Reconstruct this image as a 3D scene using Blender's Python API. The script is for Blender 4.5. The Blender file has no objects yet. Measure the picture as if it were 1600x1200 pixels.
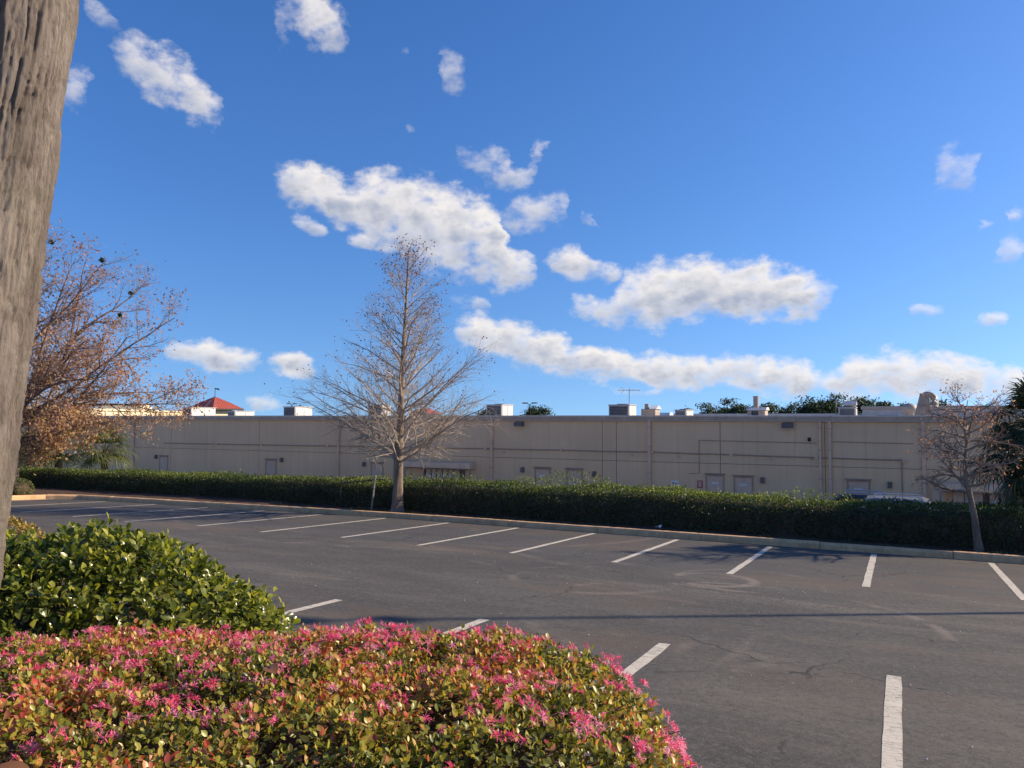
import bpy, math, random
import numpy as np
from mathutils import Vector

R = math.radians
rng = np.random.default_rng(7)
random.seed(7)
scene = bpy.context.scene
COL = scene.collection

# ------------------------------------------------------------------ camera
CAM_H = 2.36
YAW = R(26.95)          # the camera looks this far to the left of +Y
cam_d = bpy.data.cameras.new("camera")
cam_d.sensor_width = 36.0
cam_d.lens = 26.55
cam_d.clip_end = 6000
cam = bpy.data.objects.new("camera", cam_d)
COL.objects.link(cam)
cam.location = (0, 0, CAM_H)
cam.rotation_euler = (R(90 + 2.43), 0, YAW)
scene.camera = cam

# ------------------------------------------------------------------ sun, sky
SUN_AZ = 54.0           # degrees from +Y towards +X
SUN_EL = 24.0
sd = Vector((math.sin(R(SUN_AZ)) * math.cos(R(SUN_EL)), math.cos(R(SUN_AZ)) * math.cos(R(SUN_EL)), math.sin(R(SUN_EL))))
sun_d = bpy.data.lights.new("sun", 'SUN')
sun_d.energy = 5.0
sun_d.angle = R(0.55)
sun_d.color = (1.0, 0.82, 0.60)
sun = bpy.data.objects.new("sun", sun_d)
COL.objects.link(sun)
sun.rotation_euler = sd.to_track_quat('Z', 'Y').to_euler()
sun.location = (30, 20, 30)

EXPOSURE = 0.55
SKY_STRENGTH = 0.127
SKY_SAT = 1.22
vs = scene.view_settings
scene.display_settings.display_device = 'sRGB'
vs.view_transform = 'Standard'
vs.look = 'None'
vs.exposure = EXPOSURE
vs.gamma = 1.0
vs.use_curve_mapping = False
scene.cycles.max_bounces = 8
scene.cycles.diffuse_bounces = 5
scene.cycles.glossy_bounces = 2
scene.cycles.transmission_bounces = 4
scene.cycles.transparent_max_bounces = 6
scene.cycles.caustics_reflective = False
scene.cycles.caustics_refractive = False
scene.cycles.sample_clamp_indirect = 4.0

# cloud puffs in six decks; each: azimuth (from +Y towards +X), elevation, half width, half height (degrees), tilt, weight
DECKS = [
 [(-41.7,27.4,2.41,1.77,-20,0.90),(-40.3,26.2,0.94,0.79,0,0.80),(-44.3,26.7,0.45,1.39,15,0.50),(-52.1,22.5,3.32,1.71,-28,0.90),(-49.8,21.1,1.59,1.29,-10,0.95),(-53.5,23.6,1.66,0.98,-15,0.80),(-57.4,20.9,0.88,1.43,15,0.70),(-31.5,24.7,1.38,1.33,-20,0.55),(-35.2,26.1,0.78,0.44,-20,0.45)],
 [(-56.0,25.3,1.22,0.72,-10,0.60),(-34.9,20.9,0.68,0.30,0,0.40),(-29.4,19.1,2.36,0.80,-5,0.55),(-27.4,17.6,2.06,0.99,-14,0.75),(-24.8,20.0,0.69,0.44,0,0.65),(3.8,15.8,1.53,1.58,-20,0.55),(7.0,12.6,0.61,0.51,0,0.80)],
 [(-40.7,16.2,4.08,1.78,-14,1.15),(-36.4,14.1,5.34,1.93,-24,1.15),(-32.3,12.4,4.47,1.78,-20,1.15),(-28.2,11.5,3.03,1.89,-15,1.15),(-34.5,16.6,3.86,1.45,-14,1.0),(-30.1,15.8,2.25,1.24,-22,0.9),(-26.4,10.5,1.37,0.86,-20,0.95),(-22.3,11.5,2.19,1.13,-18,1.0),(-20.1,10.8,1.64,0.76,-8,0.9),(6.6,10.6,0.88,0.95,0,0.65)],
 [(-41.9,13.8,1.46,0.59,-22,0.70),(-38.3,13.0,1.23,0.60,-10,0.80),(-11.2,9.2,7.15,2.21,-6,1.3),(-14.9,10.6,3.51,1.21,4,1.15),(-7.0,8.0,2.76,1.36,-16,1.15),(-19.0,7.9,3.73,1.29,-8,0.9),(-15.9,7.5,3.10,0.95,-6,0.95),(-21.8,8.4,1.07,0.77,0,0.75),(2.0,6.9,1.19,0.38,-4,0.65),(5.7,6.2,0.93,0.45,-10,0.75),(-30.1,8.6,1.46,0.53,-10,0.65)],
 [(-25.4,15.2,2.45,1.48,8,0.75),(-23.8,15.5,1.27,1.29,0,0.65),(-21.1,14.8,0.78,0.51,0,0.55),(5.3,12.2,0.4,0.35,0,0.5),(-17.3,1.8,2.36,0.29,0,0.55),(-45.0,0.9,1.49,0.60,-6,0.80)],
 [(-27.7,5.9,3.41,1.74,-16,1.15),(-24.5,4.9,3.60,1.45,-12,1.15),(-20.2,3.9,4.56,1.25,-5,1.15),(-15.0,3.3,4.42,1.42,-4,1.15),(-10.4,3.4,2.14,1.30,-5,1.1),(-7.2,2.8,2.76,1.46,-8,1.15),(-29.6,6.3,1.95,1.26,0,0.85),(-2.1,2.6,2.48,1.59,10,1.1),(1.6,2.6,2.81,1.71,0,1.15),(4.1,2.9,1.71,1.25,-10,1.15),(6.9,2.7,0.87,0.65,0,0.95),(-0.5,3.6,1.33,1.04,0,1.05),(5.8,1.6,2.75,0.82,0,0.85),(-48.1,4.1,2.80,1.09,-8,1.05),(-43.1,3.7,1.80,0.98,-14,1.05),(-50.3,4.5,1.48,0.80,0,0.95)],
]
AZ0, AZ1 = -62.0, 10.0     # beyond this span the same broken cloud goes on, mirrored, all round


def build_world():
    w = bpy.data.worlds.new("World")
    scene.world = w
    w.use_nodes = True
    w.cycles.sampling_method = 'MANUAL'
    w.cycles.sample_map_resolution = 256
    nt = w.node_tree
    nt.nodes.clear()
    N = nt.nodes.new; L = nt.links.new
    out = N('ShaderNodeOutputWorld'); bg = N('ShaderNodeBackground')
    bg.inputs['Strength'].default_value = SKY_STRENGTH
    L(bg.outputs[0], out.inputs['Surface'])
    sky = N('ShaderNodeTexSky'); sky.sky_type = 'NISHITA'; sky.sun_disc = False
    sky.sun_elevation = R(SUN_EL); sky.sun_rotation = R(SUN_AZ)
    sky.altitude = 20; sky.air_density = 1.0; sky.dust_density = 0.45; sky.ozone_density = 4.0
    def math_(op, *a):
        m = N('ShaderNodeMath'); m.operation = op
        for i, v in enumerate(a):
            if hasattr(v, 'is_linked'): L(v, m.inputs[i])
            else: m.inputs[i].default_value = v
        return m.outputs[0]
    def smooth(x, lo, hi):
        m = N('ShaderNodeMapRange'); m.interpolation_type = 'SMOOTHSTEP'
        L(x, m.inputs['Value']); m.inputs['From Min'].default_value = lo; m.inputs['From Max'].default_value = hi
        return m.outputs[0]
    tc = N('ShaderNodeTexCoord'); sx = N('ShaderNodeSeparateXYZ'); L(tc.outputs['Generated'], sx.inputs[0])
    az = math_('MULTIPLY', math_('ARCTAN2', sx.outputs[0], sx.outputs[1]), 57.29578)
    el = math_('MULTIPLY', math_('ARCSINE', sx.outputs[2]), 57.29578)
    cb = N('ShaderNodeCombineXYZ'); L(az, cb.inputs[0]); L(math_('MULTIPLY', el, 1.45), cb.inputs[1])
    # clear dry air: look a little above the true horizon so that no yellow haze band shows
    up = N('ShaderNodeVectorMath'); up.operation = 'MULTIPLY_ADD'; L(tc.outputs['Generated'], up.inputs[0])
    up.inputs[1].default_value = (1, 1, .82); up.inputs[2].default_value = (0, 0, .13)
    nz = N('ShaderNodeVectorMath'); nz.operation = 'NORMALIZE'; L(up.outputs[0], nz.inputs[0]); L(nz.outputs[0], sky.inputs['Vector'])
    hs = N('ShaderNodeHueSaturation'); hs.inputs['Hue'].default_value = .511; hs.inputs['Saturation'].default_value = SKY_SAT; hs.inputs['Value'].default_value = 1.0
    L(sky.outputs[0], hs.inputs['Color'])
    def noise(scale, detail, rough, off=(0, 0, 0)):
        v = N('ShaderNodeVectorMath'); v.operation = 'ADD'; L(cb.outputs[0], v.inputs[0]); v.inputs[1].default_value = off
        n = N('ShaderNodeTexNoise'); n.inputs['Scale'].default_value = scale
        n.inputs['Detail'].default_value = detail; n.inputs['Roughness'].default_value = rough
        L(v.outputs[0], n.inputs['Vector']); return n
    nw = noise(.55, 4, .6)
    sw = N('ShaderNodeSeparateXYZ'); L(nw.outputs['Color'], sw.inputs[0])
    azw = math_('MULTIPLY_ADD', math_('SUBTRACT', sw.outputs[0], .5), 2.2, az)
    elw = math_('MULTIPLY_ADD', math_('SUBTRACT', sw.outputs[1], .5), 1.1, el)
    t = math_('DIVIDE', math_('PINGPONG', math_('SUBTRACT', azw, AZ0), AZ1 - AZ0), AZ1 - AZ0)
    tv = N('ShaderNodeCombineXYZ')
    for i in range(3): L(t, tv.inputs[i])
    ES = 36.0
    D = None; Vh = None; Wh = None
    for deck in DECKS:
        n = 150; A = np.linspace(AZ0, AZ1, n); top = np.full(n, -1.); bot = np.full(n, 99.); wt = np.zeros(n)
        for (a, e, rx, ry, rot, wgt) in deck:
            q = (A - a) / (rx * 1.1); ins = np.abs(q) < 1
            h = ry * 1.12 * np.sqrt(np.clip(1 - q * q, 0, 1)); mid = e + (A - a) * math.tan(R(rot)) * .75
            top = np.where(ins, np.maximum(top, mid + h), top); bot = np.where(ins, np.minimum(bot, mid - h), bot)
            wt = np.where(ins, np.maximum(wt, wgt * np.clip(1.6 * (1 - np.abs(q)), 0, 1) ** .5), wt)
        no = top < 0; mm = np.interp(A, A[~no], ((top + bot) / 2)[~no]); top[no] = mm[no]; bot[no] = mm[no]
        cv = N('ShaderNodeRGBCurve'); mp = cv.mapping; mp.use_clip = True
        for ch, arr in enumerate((np.clip(top, 0, ES) / ES, np.clip(bot, 0, ES) / ES, wt / 1.5)):
            pts = mp.curves[ch].points
            pts[0].location = (0, arr[0]); pts[1].location = (1, arr[-1])
            for i in range(1, n - 1):
                pts.new(i / (n - 1), float(arr[i]))
            for p in pts: p.handle_type = 'VECTOR'
        mp.update()
        L(tv.outputs[0], cv.inputs['Color'])
        sc_ = N('ShaderNodeSeparateColor'); L(cv.outputs[0], sc_.inputs[0])
        mid = math_('MULTIPLY', math_('ADD', sc_.outputs[0], sc_.outputs[1]), ES / 2)
        half = math_('MAXIMUM', math_('MULTIPLY', math_('SUBTRACT', sc_.outputs[0], sc_.outputs[1]), ES / 2), .02)
        v = math_('DIVIDE', math_('SUBTRACT', elw, mid), half)
        wq = math_('MULTIPLY', sc_.outputs[2], 1.5)
        d = math_('MULTIPLY', math_('MULTIPLY_ADD', math_('MULTIPLY', v, v), -.9, .9), wq)
        d = math_('MAXIMUM', math_('SUBTRACT', d, math_('SUBTRACT', 1.0, smooth(wq, .10, .42))), -1.5)
        if D is None:
            D, Vh, Wh = d, v, wq
        else:
            g = math_('GREATER_THAN', d, D)
            mv = N('ShaderNodeMix'); L(g, mv.inputs[0]); L(Vh, mv.inputs[2]); L(v, mv.inputs[3]); Vh = mv.outputs[0]
            mw = N('ShaderNodeMix'); L(g, mw.inputs[0]); L(Wh, mw.inputs[2]); L(wq, mw.inputs[3]); Wh = mw.outputs[0]
            D = math_('SMOOTH_MAX', D, d, .1)
    n2 = noise(.52, 9, .57).outputs['Fac']
    n3 = noise(.50, 2.5, .50, (.60, 1.1, 0)).outputs['Fac']
    n4 = noise(.50, 2.5, .50).outputs['Fac']
    dens = math_('ADD', D, math_('MULTIPLY_ADD', n2, 2.7, -1.56))
    alpha = math_('MULTIPLY', smooth(dens, -.30, .86), math_('MULTIPLY_ADD', smooth(Wh, .35, 1.05), .52, .46))
    # the sun stands to the right and above: relief from the billows, flat grey bases, thin bright rims
    rel_ = math_('MULTIPLY', math_('SUBTRACT', n4, n3), 1.0)
    body = math_('MULTIPLY', math_('SUBTRACT', 1.0, smooth(dens, .30, 1.30)), .58)
    vv = math_('MULTIPLY_ADD', smooth(Vh, -.75, .75), .74, -.10)
    lit = math_('ADD', math_('ADD', rel_, body), vv)
    litc = N('ShaderNodeClamp'); L(lit, litc.inputs[0])
    mixc = N('ShaderNodeMix'); mixc.data_type = 'RGBA'
    K = .92 / (SKY_STRENGTH * 2 ** EXPOSURE)
    mixc.inputs[6].default_value = (.45 * K, .50 * K, .62 * K, 1)
    mixc.inputs[7].default_value = (1.06 * K, 1.0 * K, .95 * K, 1)
    L(litc.outputs[0], mixc.inputs[0])
    mix2 = N('ShaderNodeMix'); mix2.data_type = 'RGBA'
    L(math_('MULTIPLY', alpha, .96), mix2.inputs[0]); L(hs.outputs[0], mix2.inputs[6]); L(mixc.outputs[2], mix2.inputs[7])
    L(mix2.outputs[2], bg.inputs['Color'])


build_world()

# ------------------------------------------------------------------ helpers
def hash3(ix, iy, iz, seed):
    h = (ix * 374761393 + iy * 668265263 + iz * 2147483647 + seed * 1274126177) & 0xffffffff
    h = ((h ^ (h >> 13)) * 1274126177) & 0xffffffff
    h = ((h ^ (h >> 16)) * 2246822519) & 0xffffffff
    return ((h ^ (h >> 15)) & 0xffffff) / float(0xffffff)


def noise3(P, seed=0):
    P = np.asarray(P, float)
    i = np.floor(P).astype(np.int64); f = P - i
    f = f * f * (3 - 2 * f)
    out = 0
    for dx in (0, 1):
        for dy in (0, 1):
            for dz in (0, 1):
                w = (f[..., 0] if dx else 1 - f[..., 0]) * (f[..., 1] if dy else 1 - f[..., 1]) * (f[..., 2] if dz else 1 - f[..., 2])
                out = out + w * hash3(i[..., 0] + dx, i[..., 1] + dy, i[..., 2] + dz, seed)
    return out


def fbm(P, o=4, seed=0):
    s = 0; a = .5
    for k in range(o):
        s = s + a * noise3(np.asarray(P) * 2 ** k, seed + k); a *= .5
    return s


ROUND = {'branch', 'limb', 'stem', 'stems', 'pole', 'mast', 'boom', 'element', 'conduit', 'petiole', 'arm', 'rail', 'roof_rail', 'inner_twigs', 'moss_clump', 'vane_pole'}


class MB:
    """collects pieces of one mesh"""
    def __init__(s):
        s.V = []; s.F = {}; s.n = 0; s.A = []
    def raw(s, V, F, rnd=.5):
        V = np.asarray(V, float); F = np.asarray(F, np.int64)
        s.F.setdefault(F.shape[1], []).append(F + s.n)
        s.V.append(V); s.n += len(V)
        s.A.append(np.broadcast_to(np.asarray(rnd, np.float32), (len(V),)))
        return s
    def box(s, x0, x1, y0, y1, z0, z1):
        V = [(x, y, z) for z in (z0, z1) for y in (y0, y1) for x in (x0, x1)]
        return s.raw(V, [(0, 2, 3, 1), (4, 5, 7, 6), (0, 1, 5, 4), (2, 6, 7, 3), (0, 4, 6, 2), (1, 3, 7, 5)])
    def bbox(s, x0, x1, y0, y1, z0, z1, b=.02):
        """box with chamfered edges"""
        if min(x1 - x0, y1 - y0, z1 - z0) < 2.2 * b:
            b = min(x1 - x0, y1 - y0, z1 - z0) / 2.5
        V = []; idx = {}
        for cz, z in ((0, z0), (1, z1)):
            for cy, y in ((0, y0), (1, y1)):
                for cx, x in ((0, x0), (1, x1)):
                    sx, sy, sz = (1 - 2 * cx) * b, (1 - 2 * cy) * b, (1 - 2 * cz) * b
                    idx[cx, cy, cz, 0] = len(V); V.append((x, y + sy, z + sz))
                    idx[cx, cy, cz, 1] = len(V); V.append((x + sx, y, z + sz))
                    idx[cx, cy, cz, 2] = len(V); V.append((x + sx, y + sy, z))
        Q = []; T = []
        for a in range(3):
            o = [i for i in range(3) if i != a]
            for s_ in (0, 1):
                q = []
                for (p, r) in ((0, 0), (1, 0), (1, 1), (0, 1)):
                    c = [0, 0, 0]; c[a] = s_; c[o[0]] = p; c[o[1]] = r
                    q.append(idx[c[0], c[1], c[2], a])
                Q.append(q)
            for p in (0, 1):
                for r in (0, 1):
                    c0 = [0, 0, 0]; c1 = [0, 0, 0]; c0[a] = 0; c1[a] = 1
                    for c in (c0, c1): c[o[0]] = p; c[o[1]] = r
                    Q.append([idx[(*c0, o[0])], idx[(*c1, o[0])], idx[(*c1, o[1])], idx[(*c0, o[1])]])
        for cx in (0, 1):
            for cy in (0, 1):
                for cz in (0, 1):
                    T.append([idx[cx, cy, cz, k] for k in range(3)])
        n0 = s.n
        s.raw(V, Q); s.n = n0; s.F.setdefault(3, []).append(np.asarray(T) + n0); s.n = n0 + len(V)
        return s
    def tube(s, pts, rad, k=6, cap=False, rnd=.5):
        pts = np.asarray(pts, float); n = len(pts)
        rad = np.broadcast_to(np.asarray(rad, float), (n,))
        t = np.gradient(pts, axis=0)
        t /= np.linalg.norm(t, axis=1)[:, None] + 1e-9
        ref = np.array([0, 0, 1.]) if abs(t[0][2]) < .9 else np.array([1., 0, 0])
        u = np.cross(t, ref); u /= np.linalg.norm(u, axis=1)[:, None] + 1e-9
        v = np.cross(t, u)
        a = np.arange(k) * 2 * np.pi / k
        V = pts[:, None] + rad[:, None, None] * (np.cos(a)[None, :, None] * u[:, None] + np.sin(a)[None, :, None] * v[:, None])
        i = np.arange(n - 1)[:, None] * k; j = np.arange(k)[None]; j2 = (j + 1) % k
        F = np.stack([i + j, i + j2, i + k + j2, i + k + j], -1).reshape(-1, 4)
        n0 = s.n
        s.raw(V.reshape(-1, 3), F, rnd)
        if cap:
            s.F.setdefault(k, []).append(np.array([[n0 + q for q in range(k)], [n0 + (n - 1) * k + q for q in range(k - 1, -1, -1)]]))
        return s
    def cyl(s, p0, p1, r0, r1=None, k=16):
        return s.tube([p0, p1], [r0, r0 if r1 is None else r1], k, True)
    def prism(s, poly, x0, x1, axis=0):
        """polygon in the plane across AXIS, extruded along it"""
        n = len(poly); V = []
        for x in (x0, x1):
            for (a, b) in poly:
                V.append((x, a, b) if axis == 0 else (a, x, b) if axis == 1 else (a, b, x))
        n0 = s.n
        s.raw(V, [(i, (i + 1) % n, n + (i + 1) % n, n + i) for i in range(n)])
        s.F.setdefault(n, []).append(np.array([list(range(n0 + n - 1, n0 - 1, -1)), list(range(n0 + n, n0 + 2 * n))]))
        return s
    def scatter(s, T, TF, M, P, rnd):
        """many copies of template (T, TF) with matrices M (N,3,3) at P (N,3)"""
        N = len(P); m = len(T)
        V = np.einsum('nij,mj->nmi', M, T) + P[:, None]
        F = (TF[None] + (np.arange(N) * m)[:, None, None]).reshape(-1, TF.shape[1])
        return s.raw(V.reshape(-1, 3), F, np.repeat(rnd, m))
    def mesh(s, name, base=(0, 0, 0), smooth=False):
        me = bpy.data.meshes.new(name)
        V = np.concatenate(s.V) - np.asarray(base, float)
        me.vertices.add(len(V)); me.vertices.foreach_set('co', V.astype(np.float32).ravel())
        fl = []; st = []; tot = []; off = 0
        for k, fs in s.F.items():
            f = np.concatenate(fs); fl.append(f.ravel()); st.append(off + np.arange(len(f)) * k); tot.append(np.full(len(f), k)); off += f.size
        fl = np.concatenate(fl); st = np.concatenate(st)
        me.loops.add(len(fl)); me.loops.foreach_set('vertex_index', fl.astype(np.int32))
        me.polygons.add(len(st)); me.polygons.foreach_set('loop_start', st.astype(np.int32))
        me.polygons.foreach_set('use_smooth', np.full(len(st), bool(smooth)))
        at = me.attributes.new('rnd', 'FLOAT', 'POINT'); at.data.foreach_set('value', np.concatenate(s.A).astype(np.float32))
        me.update(calc_edges=True); me.validate()
        return me
    def build(s, name, mat, parent=None, smooth=None, kind=None):
        if smooth is None:
            smooth = name in ROUND
        base = WL(parent)
        me = s.mesh(name, base, smooth)
        return link(name, me, mat, parent, kind)


def WL(o):
    l = Vector((0, 0, 0))
    while o is not None:
        l = l + o.location; o = o.parent
    return tuple(l)


def link(name, me, mat, parent=None, kind=None):
    if mat is not None and len(me.materials) == 0:
        me.materials.append(mat)
    o = bpy.data.objects.new(name, me); COL.objects.link(o); o.parent = parent
    if kind: o['kind'] = kind
    return o


def thing(name, label, cat, loc, group=None):
    o = bpy.data.objects.new(name, None); COL.objects.link(o); o.location = loc
    o.empty_display_size = .2
    return tag(o, label, cat, group)


def tag(o, label, cat, group=None):
    o['label'] = label; o['category'] = cat
    if group: o['group'] = group
    return o


# ------------------------------------------------------------------ materials
class NT:
    def __init__(s, name):
        s.m = bpy.data.materials.new(name); s.m.use_nodes = True
        s.t = s.m.node_tree; s.t.nodes.clear()
        s.out = s.t.nodes.new('ShaderNodeOutputMaterial')
        s.b = s.t.nodes.new('ShaderNodeBsdfPrincipled')
        s.t.links.new(s.b.outputs[0], s.out.inputs[0])
        s.tc = None
    def n(s, ty, **kw):
        o = s.t.nodes.new(ty)
        for k, v in kw.items(): setattr(o, k, v)
        return o
    def l(s, a, b): s.t.links.new(a, b)
    def pos(s, scale=(1, 1, 1), obj=False):
        if obj:
            tc = s.n('ShaderNodeTexCoord'); src = tc.outputs['Object']
        else:
            src = s.n('ShaderNodeNewGeometry').outputs['Position']
        m = s.n('ShaderNodeMapping'); m.inputs['Scale'].default_value = scale
        s.l(src, m.inputs['Vector']); return m.outputs[0]
    def noise(s, scale, detail=4, rough=.55, vec=None, dist=0):
        n = s.n('ShaderNodeTexNoise'); n.inputs['Scale'].default_value = scale
        n.inputs['Detail'].default_value = detail; n.inputs['Roughness'].default_value = rough; n.inputs['Distortion'].default_value = dist
        s.l(vec if vec is not None else s.pos(), n.inputs['Vector']); return n.outputs['Fac']
    def math(s, op, *a):
        m = s.n('ShaderNodeMath', operation=op)
        for i, v in enumerate(a):
            if hasattr(v, 'is_linked'): s.l(v, m.inputs[i])
            else: m.inputs[i].default_value = v
        return m.outputs[0]
    def ramp(s, x, stops):
        r = s.n('ShaderNodeValToRGB'); e = r.color_ramp.elements
        while len(e) < len(stops): e.new(.5)
        for i, (p, c) in enumerate(stops):
            e[i].position = p; e[i].color = (*c, 1) if len(c) == 3 else c
        s.l(x, r.inputs[0]); return r.outputs[0]
    def step(s, x, lo, hi):
        m = s.n('ShaderNodeMapRange', interpolation_type='SMOOTHSTEP')
        s.l(x, m.inputs['Value']); m.inputs['From Min'].default_value = lo; m.inputs['From Max'].default_value = hi
        return m.outputs[0]
    def mix(s, f, a, b, mode='MIX'):
        m = s.n('ShaderNodeMix', data_type='RGBA', blend_type=mode)
        for i, v in ((0, f), (6, a), (7, b)):
            if hasattr(v, 'is_linked'): s.l(v, m.inputs[i])
            else: m.inputs[i].default_value = v if i == 0 else (*v, 1)
        return m.outputs[2]
    def bump(s, h, strength=.3, dist=.01):
        b = s.n('ShaderNodeBump'); b.inputs['Strength'].default_value = strength; b.inputs['Distance'].default_value = dist
        s.l(h, b.inputs['Height']); s.l(b.outputs[0], s.b.inputs['Normal'])
    def col(s, c):
        if hasattr(c, 'is_linked'): s.l(c, s.b.inputs['Base Color'])
        else: s.b.inputs['Base Color'].default_value = (*c, 1)
    def set(s, rough=.6, metal=0, spec=.5):
        s.b.inputs['Roughness'].default_value = rough; s.b.inputs['Metallic'].default_value = metal
        s.b.inputs['Specular IOR Level'].default_value = spec
        return s


def weathered(name, c, rough=.7, metal=0., var=.25, scale=2., streak=True, bump=.15, spec=.4):
    m = NT(name)
    n1 = m.noise(scale, 5, .6, m.pos())
    n2 = m.noise(scale * 1.6, 4, .6, m.pos((3, 3, .35))) if streak else n1
    f = m.math('ADD', m.math('MULTIPLY', n1, .6), m.math('MULTIPLY', n2, .4))
    lo = tuple(x * (1 - var) for x in c); hi = tuple(min(1, x * (1 + var)) for x in c)
    m.col(m.ramp(f, [(.3, lo), (.7, hi)]))
    m.set(rough, metal, spec)
    if bump: m.bump(m.noise(60, 3, .6), bump, .004)
    return m.m


def leaf_mat(name, stops, rough=.38, trans=.3, tcol=(1.25, 1.3, .55), spec=.5):
    """leaf: colour from the per-leaf value rnd, light passes through the blade"""
    m = NT(name)
    a = m.n('ShaderNodeAttribute', attribute_name='rnd')
    c = m.ramp(a.outputs['Fac'], stops)
    m.col(c); m.set(rough, 0, spec)
    tr = m.n('ShaderNodeBsdfTranslucent')
    m.l(m.mix(1.0, c, tcol, 'MULTIPLY'), tr.inputs['Color'])
    ms = m.n('ShaderNodeMixShader'); ms.inputs[0].default_value = trans
    m.l(m.b.outputs[0], ms.inputs[1]); m.l(tr.outputs[0], ms.inputs[2]); m.l(ms.outputs[0], m.out.inputs[0])
    return m.m


M = {}
def make_materials():
    # ---- asphalt
    m = NT('asphalt')
    p = m.pos()
    big = m.noise(.16, 4, .6, m.pos((.6, 1.4, 1)))
    mid = m.noise(1.3, 5, .65, m.pos((.5, 1.3, 1)))
    fine = m.noise(90, 2, .7, p)
    agg = m.noise(240, 1, .5, p)
    f = m.math('ADD', m.math('MULTIPLY', big, .55), m.math('MULTIPLY', mid, .45))
    base = m.ramp(f, [(.34, (.049, .048, .044)), (.50, (.082, .078, .068)), (.66, (.138, .126, .104))])
    # worn, ravelled lanes where the binder is gone and the stone shows
    wear = m.noise(.42, 6, .7, m.pos((.22, 1.2, 1)), .6)
    wearm = m.math('MULTIPLY', m.step(wear, .54, .72), m.step(m.noise(26, 3, .8, p), .35, .65))
    base = m.mix(m.math('MULTIPLY', wearm, .8), base, (.25, .215, .17))
    # coarse mottling of the mat
    mot = m.noise(13, 6, .82, p)
    base = m.mix(m.math('MULTIPLY', m.step(mot, .50, .62), .50), base, (.165, .150, .122))
    base = m.mix(m.math('MULTIPLY', m.math('SUBTRACT', 1.0, m.step(mot, .36, .49)), .55), base, (.036, .035, .034))
    # the stalls were sealed later than the drive aisle, and a ravelled seam runs along the near row
    sq = m.n('ShaderNodeSeparateXYZ'); m.l(p, sq.inputs[0])
    yw = m.math('ADD', sq.outputs[1], m.math('MULTIPLY', m.math('SUBTRACT', m.noise(.7, 4, .6, p), .5), 1.0))
    base = m.mix(m.math('MULTIPLY', m.step(yw, 15.4, 16.1), .45), base, (.052, .054, .058))
    ys = m.math('ADD', sq.outputs[1], m.math('MULTIPLY', m.math('SUBTRACT', m.noise(.9, 5, .65, p), .5), .55))
    seam = m.math('SUBTRACT', 1.0, m.step(m.math('ABSOLUTE', m.math('SUBTRACT', ys, 9.62)), .02, .26))
    seam = m.math('MULTIPLY', seam, m.step(m.noise(30, 4, .8, p), .38, .62))
    seam = m.math('MULTIPLY', seam, m.step(m.noise(.45, 3, .6, m.pos((1, 1, 1))), .47, .60))
    base = m.mix(m.math('MULTIPLY', seam, .75), base, (.27, .235, .185))
    # brownish and olive tints of old oil and algae
    hue = m.noise(.33, 4, .6, m.pos((.7, 1.3, 1)))
    base = m.mix(m.math('MULTIPLY', m.step(hue, .50, .66), .50), base, (.135, .098, .068))
    # tan sand washed out over the lot
    sand = m.step(m.noise(.21, 5, .62, m.pos((.35, 1.2, 1))), .56, .74)
    base = m.mix(m.math('MULTIPLY', sand, .50), base, (.23, .178, .125))
    # oil and dark seal patches
    oil = m.step(m.noise(.55, 3, .5, m.pos((1, .8, 1))), .64, .76)
    base = m.mix(m.math('MULTIPLY', oil, .55), base, (.030, .030, .034))
    # pale scuffs left by turning tyres
    sx = m.n('ShaderNodeSeparateXYZ'); m.l(p, sx.inputs[0])
    brk = m.step(m.noise(.55, 5, .65, p), .47, .60)
    for (cx, cy, rr, w, amp) in ((-3.2, 14.9, .75, .10, .60), (-2.6, 15.2, 1.35, .06, .40), (-2.4, 11.6, 3.0, .08, .5), (-5.2, 13.6, 1.5, .10, .4), (-8.5, 10.5, 6.2, .10, .22), (-8.3, 10.2, 6.55, .07, .20), (5.5, 4.0, 8.6, .10, .20), (-14.5, 22.5, 8.3, .14, .28), (-1.0, 25.5, 11.8, .13, .25), (-1.0, 25.5, 13.3, .10, .20)):
        dx = m.math('SUBTRACT', sx.outputs[0], cx); dy = m.math('SUBTRACT', sx.outputs[1], cy)
        rad = m.math('SQRT', m.math('ADD', m.math('MULTIPLY', dx, dx), m.math('MULTIPLY', dy, dy)))
        d = m.math('ABSOLUTE', m.math('SUBTRACT', rad, rr))
        k = m.math('SUBTRACT', 1.0, m.step(d, w * .2, w * 1.6))
        k = m.math('MULTIPLY', m.math('MULTIPLY', k, brk), amp)
        base = m.mix(k, base, (.27, .225, .18))
    # the stone
    base = m.mix(m.math('MULTIPLY', m.step(agg, .60, .74), .5), base, (.24, .22, .20))
    base = m.mix(m.math('MULTIPLY', m.step(fine, .58, .76), .5), base, (.024, .024, .026))
    gr = m.ramp(m.noise(48, 3, .8, p), [(.34, (.52, .52, .52)), (.50, (1, 1, 1)), (.66, (1.0, 1.0, 1.0))])
    base = m.mix(.85, base, gr, 'MULTIPLY')
    gr2 = m.math('MULTIPLY', m.step(m.noise(60, 2, .7, m.pos((1.3, 1.1, 1))), .56, .68), .55)
    base = m.mix(gr2, base, (.20, .178, .145))
    wob = m.n('ShaderNodeVectorMath', operation='MULTIPLY_ADD'); nz = m.n('ShaderNodeTexNoise'); nz.inputs['Scale'].default_value = 1.6; nz.inputs['Detail'].default_value = 5
    m.l(p, nz.inputs['Vector']); m.l(nz.outputs['Color'], wob.inputs[0]); wob.inputs[1].default_value = (.9, .9, 0); m.l(p, wob.inputs[2])
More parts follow.
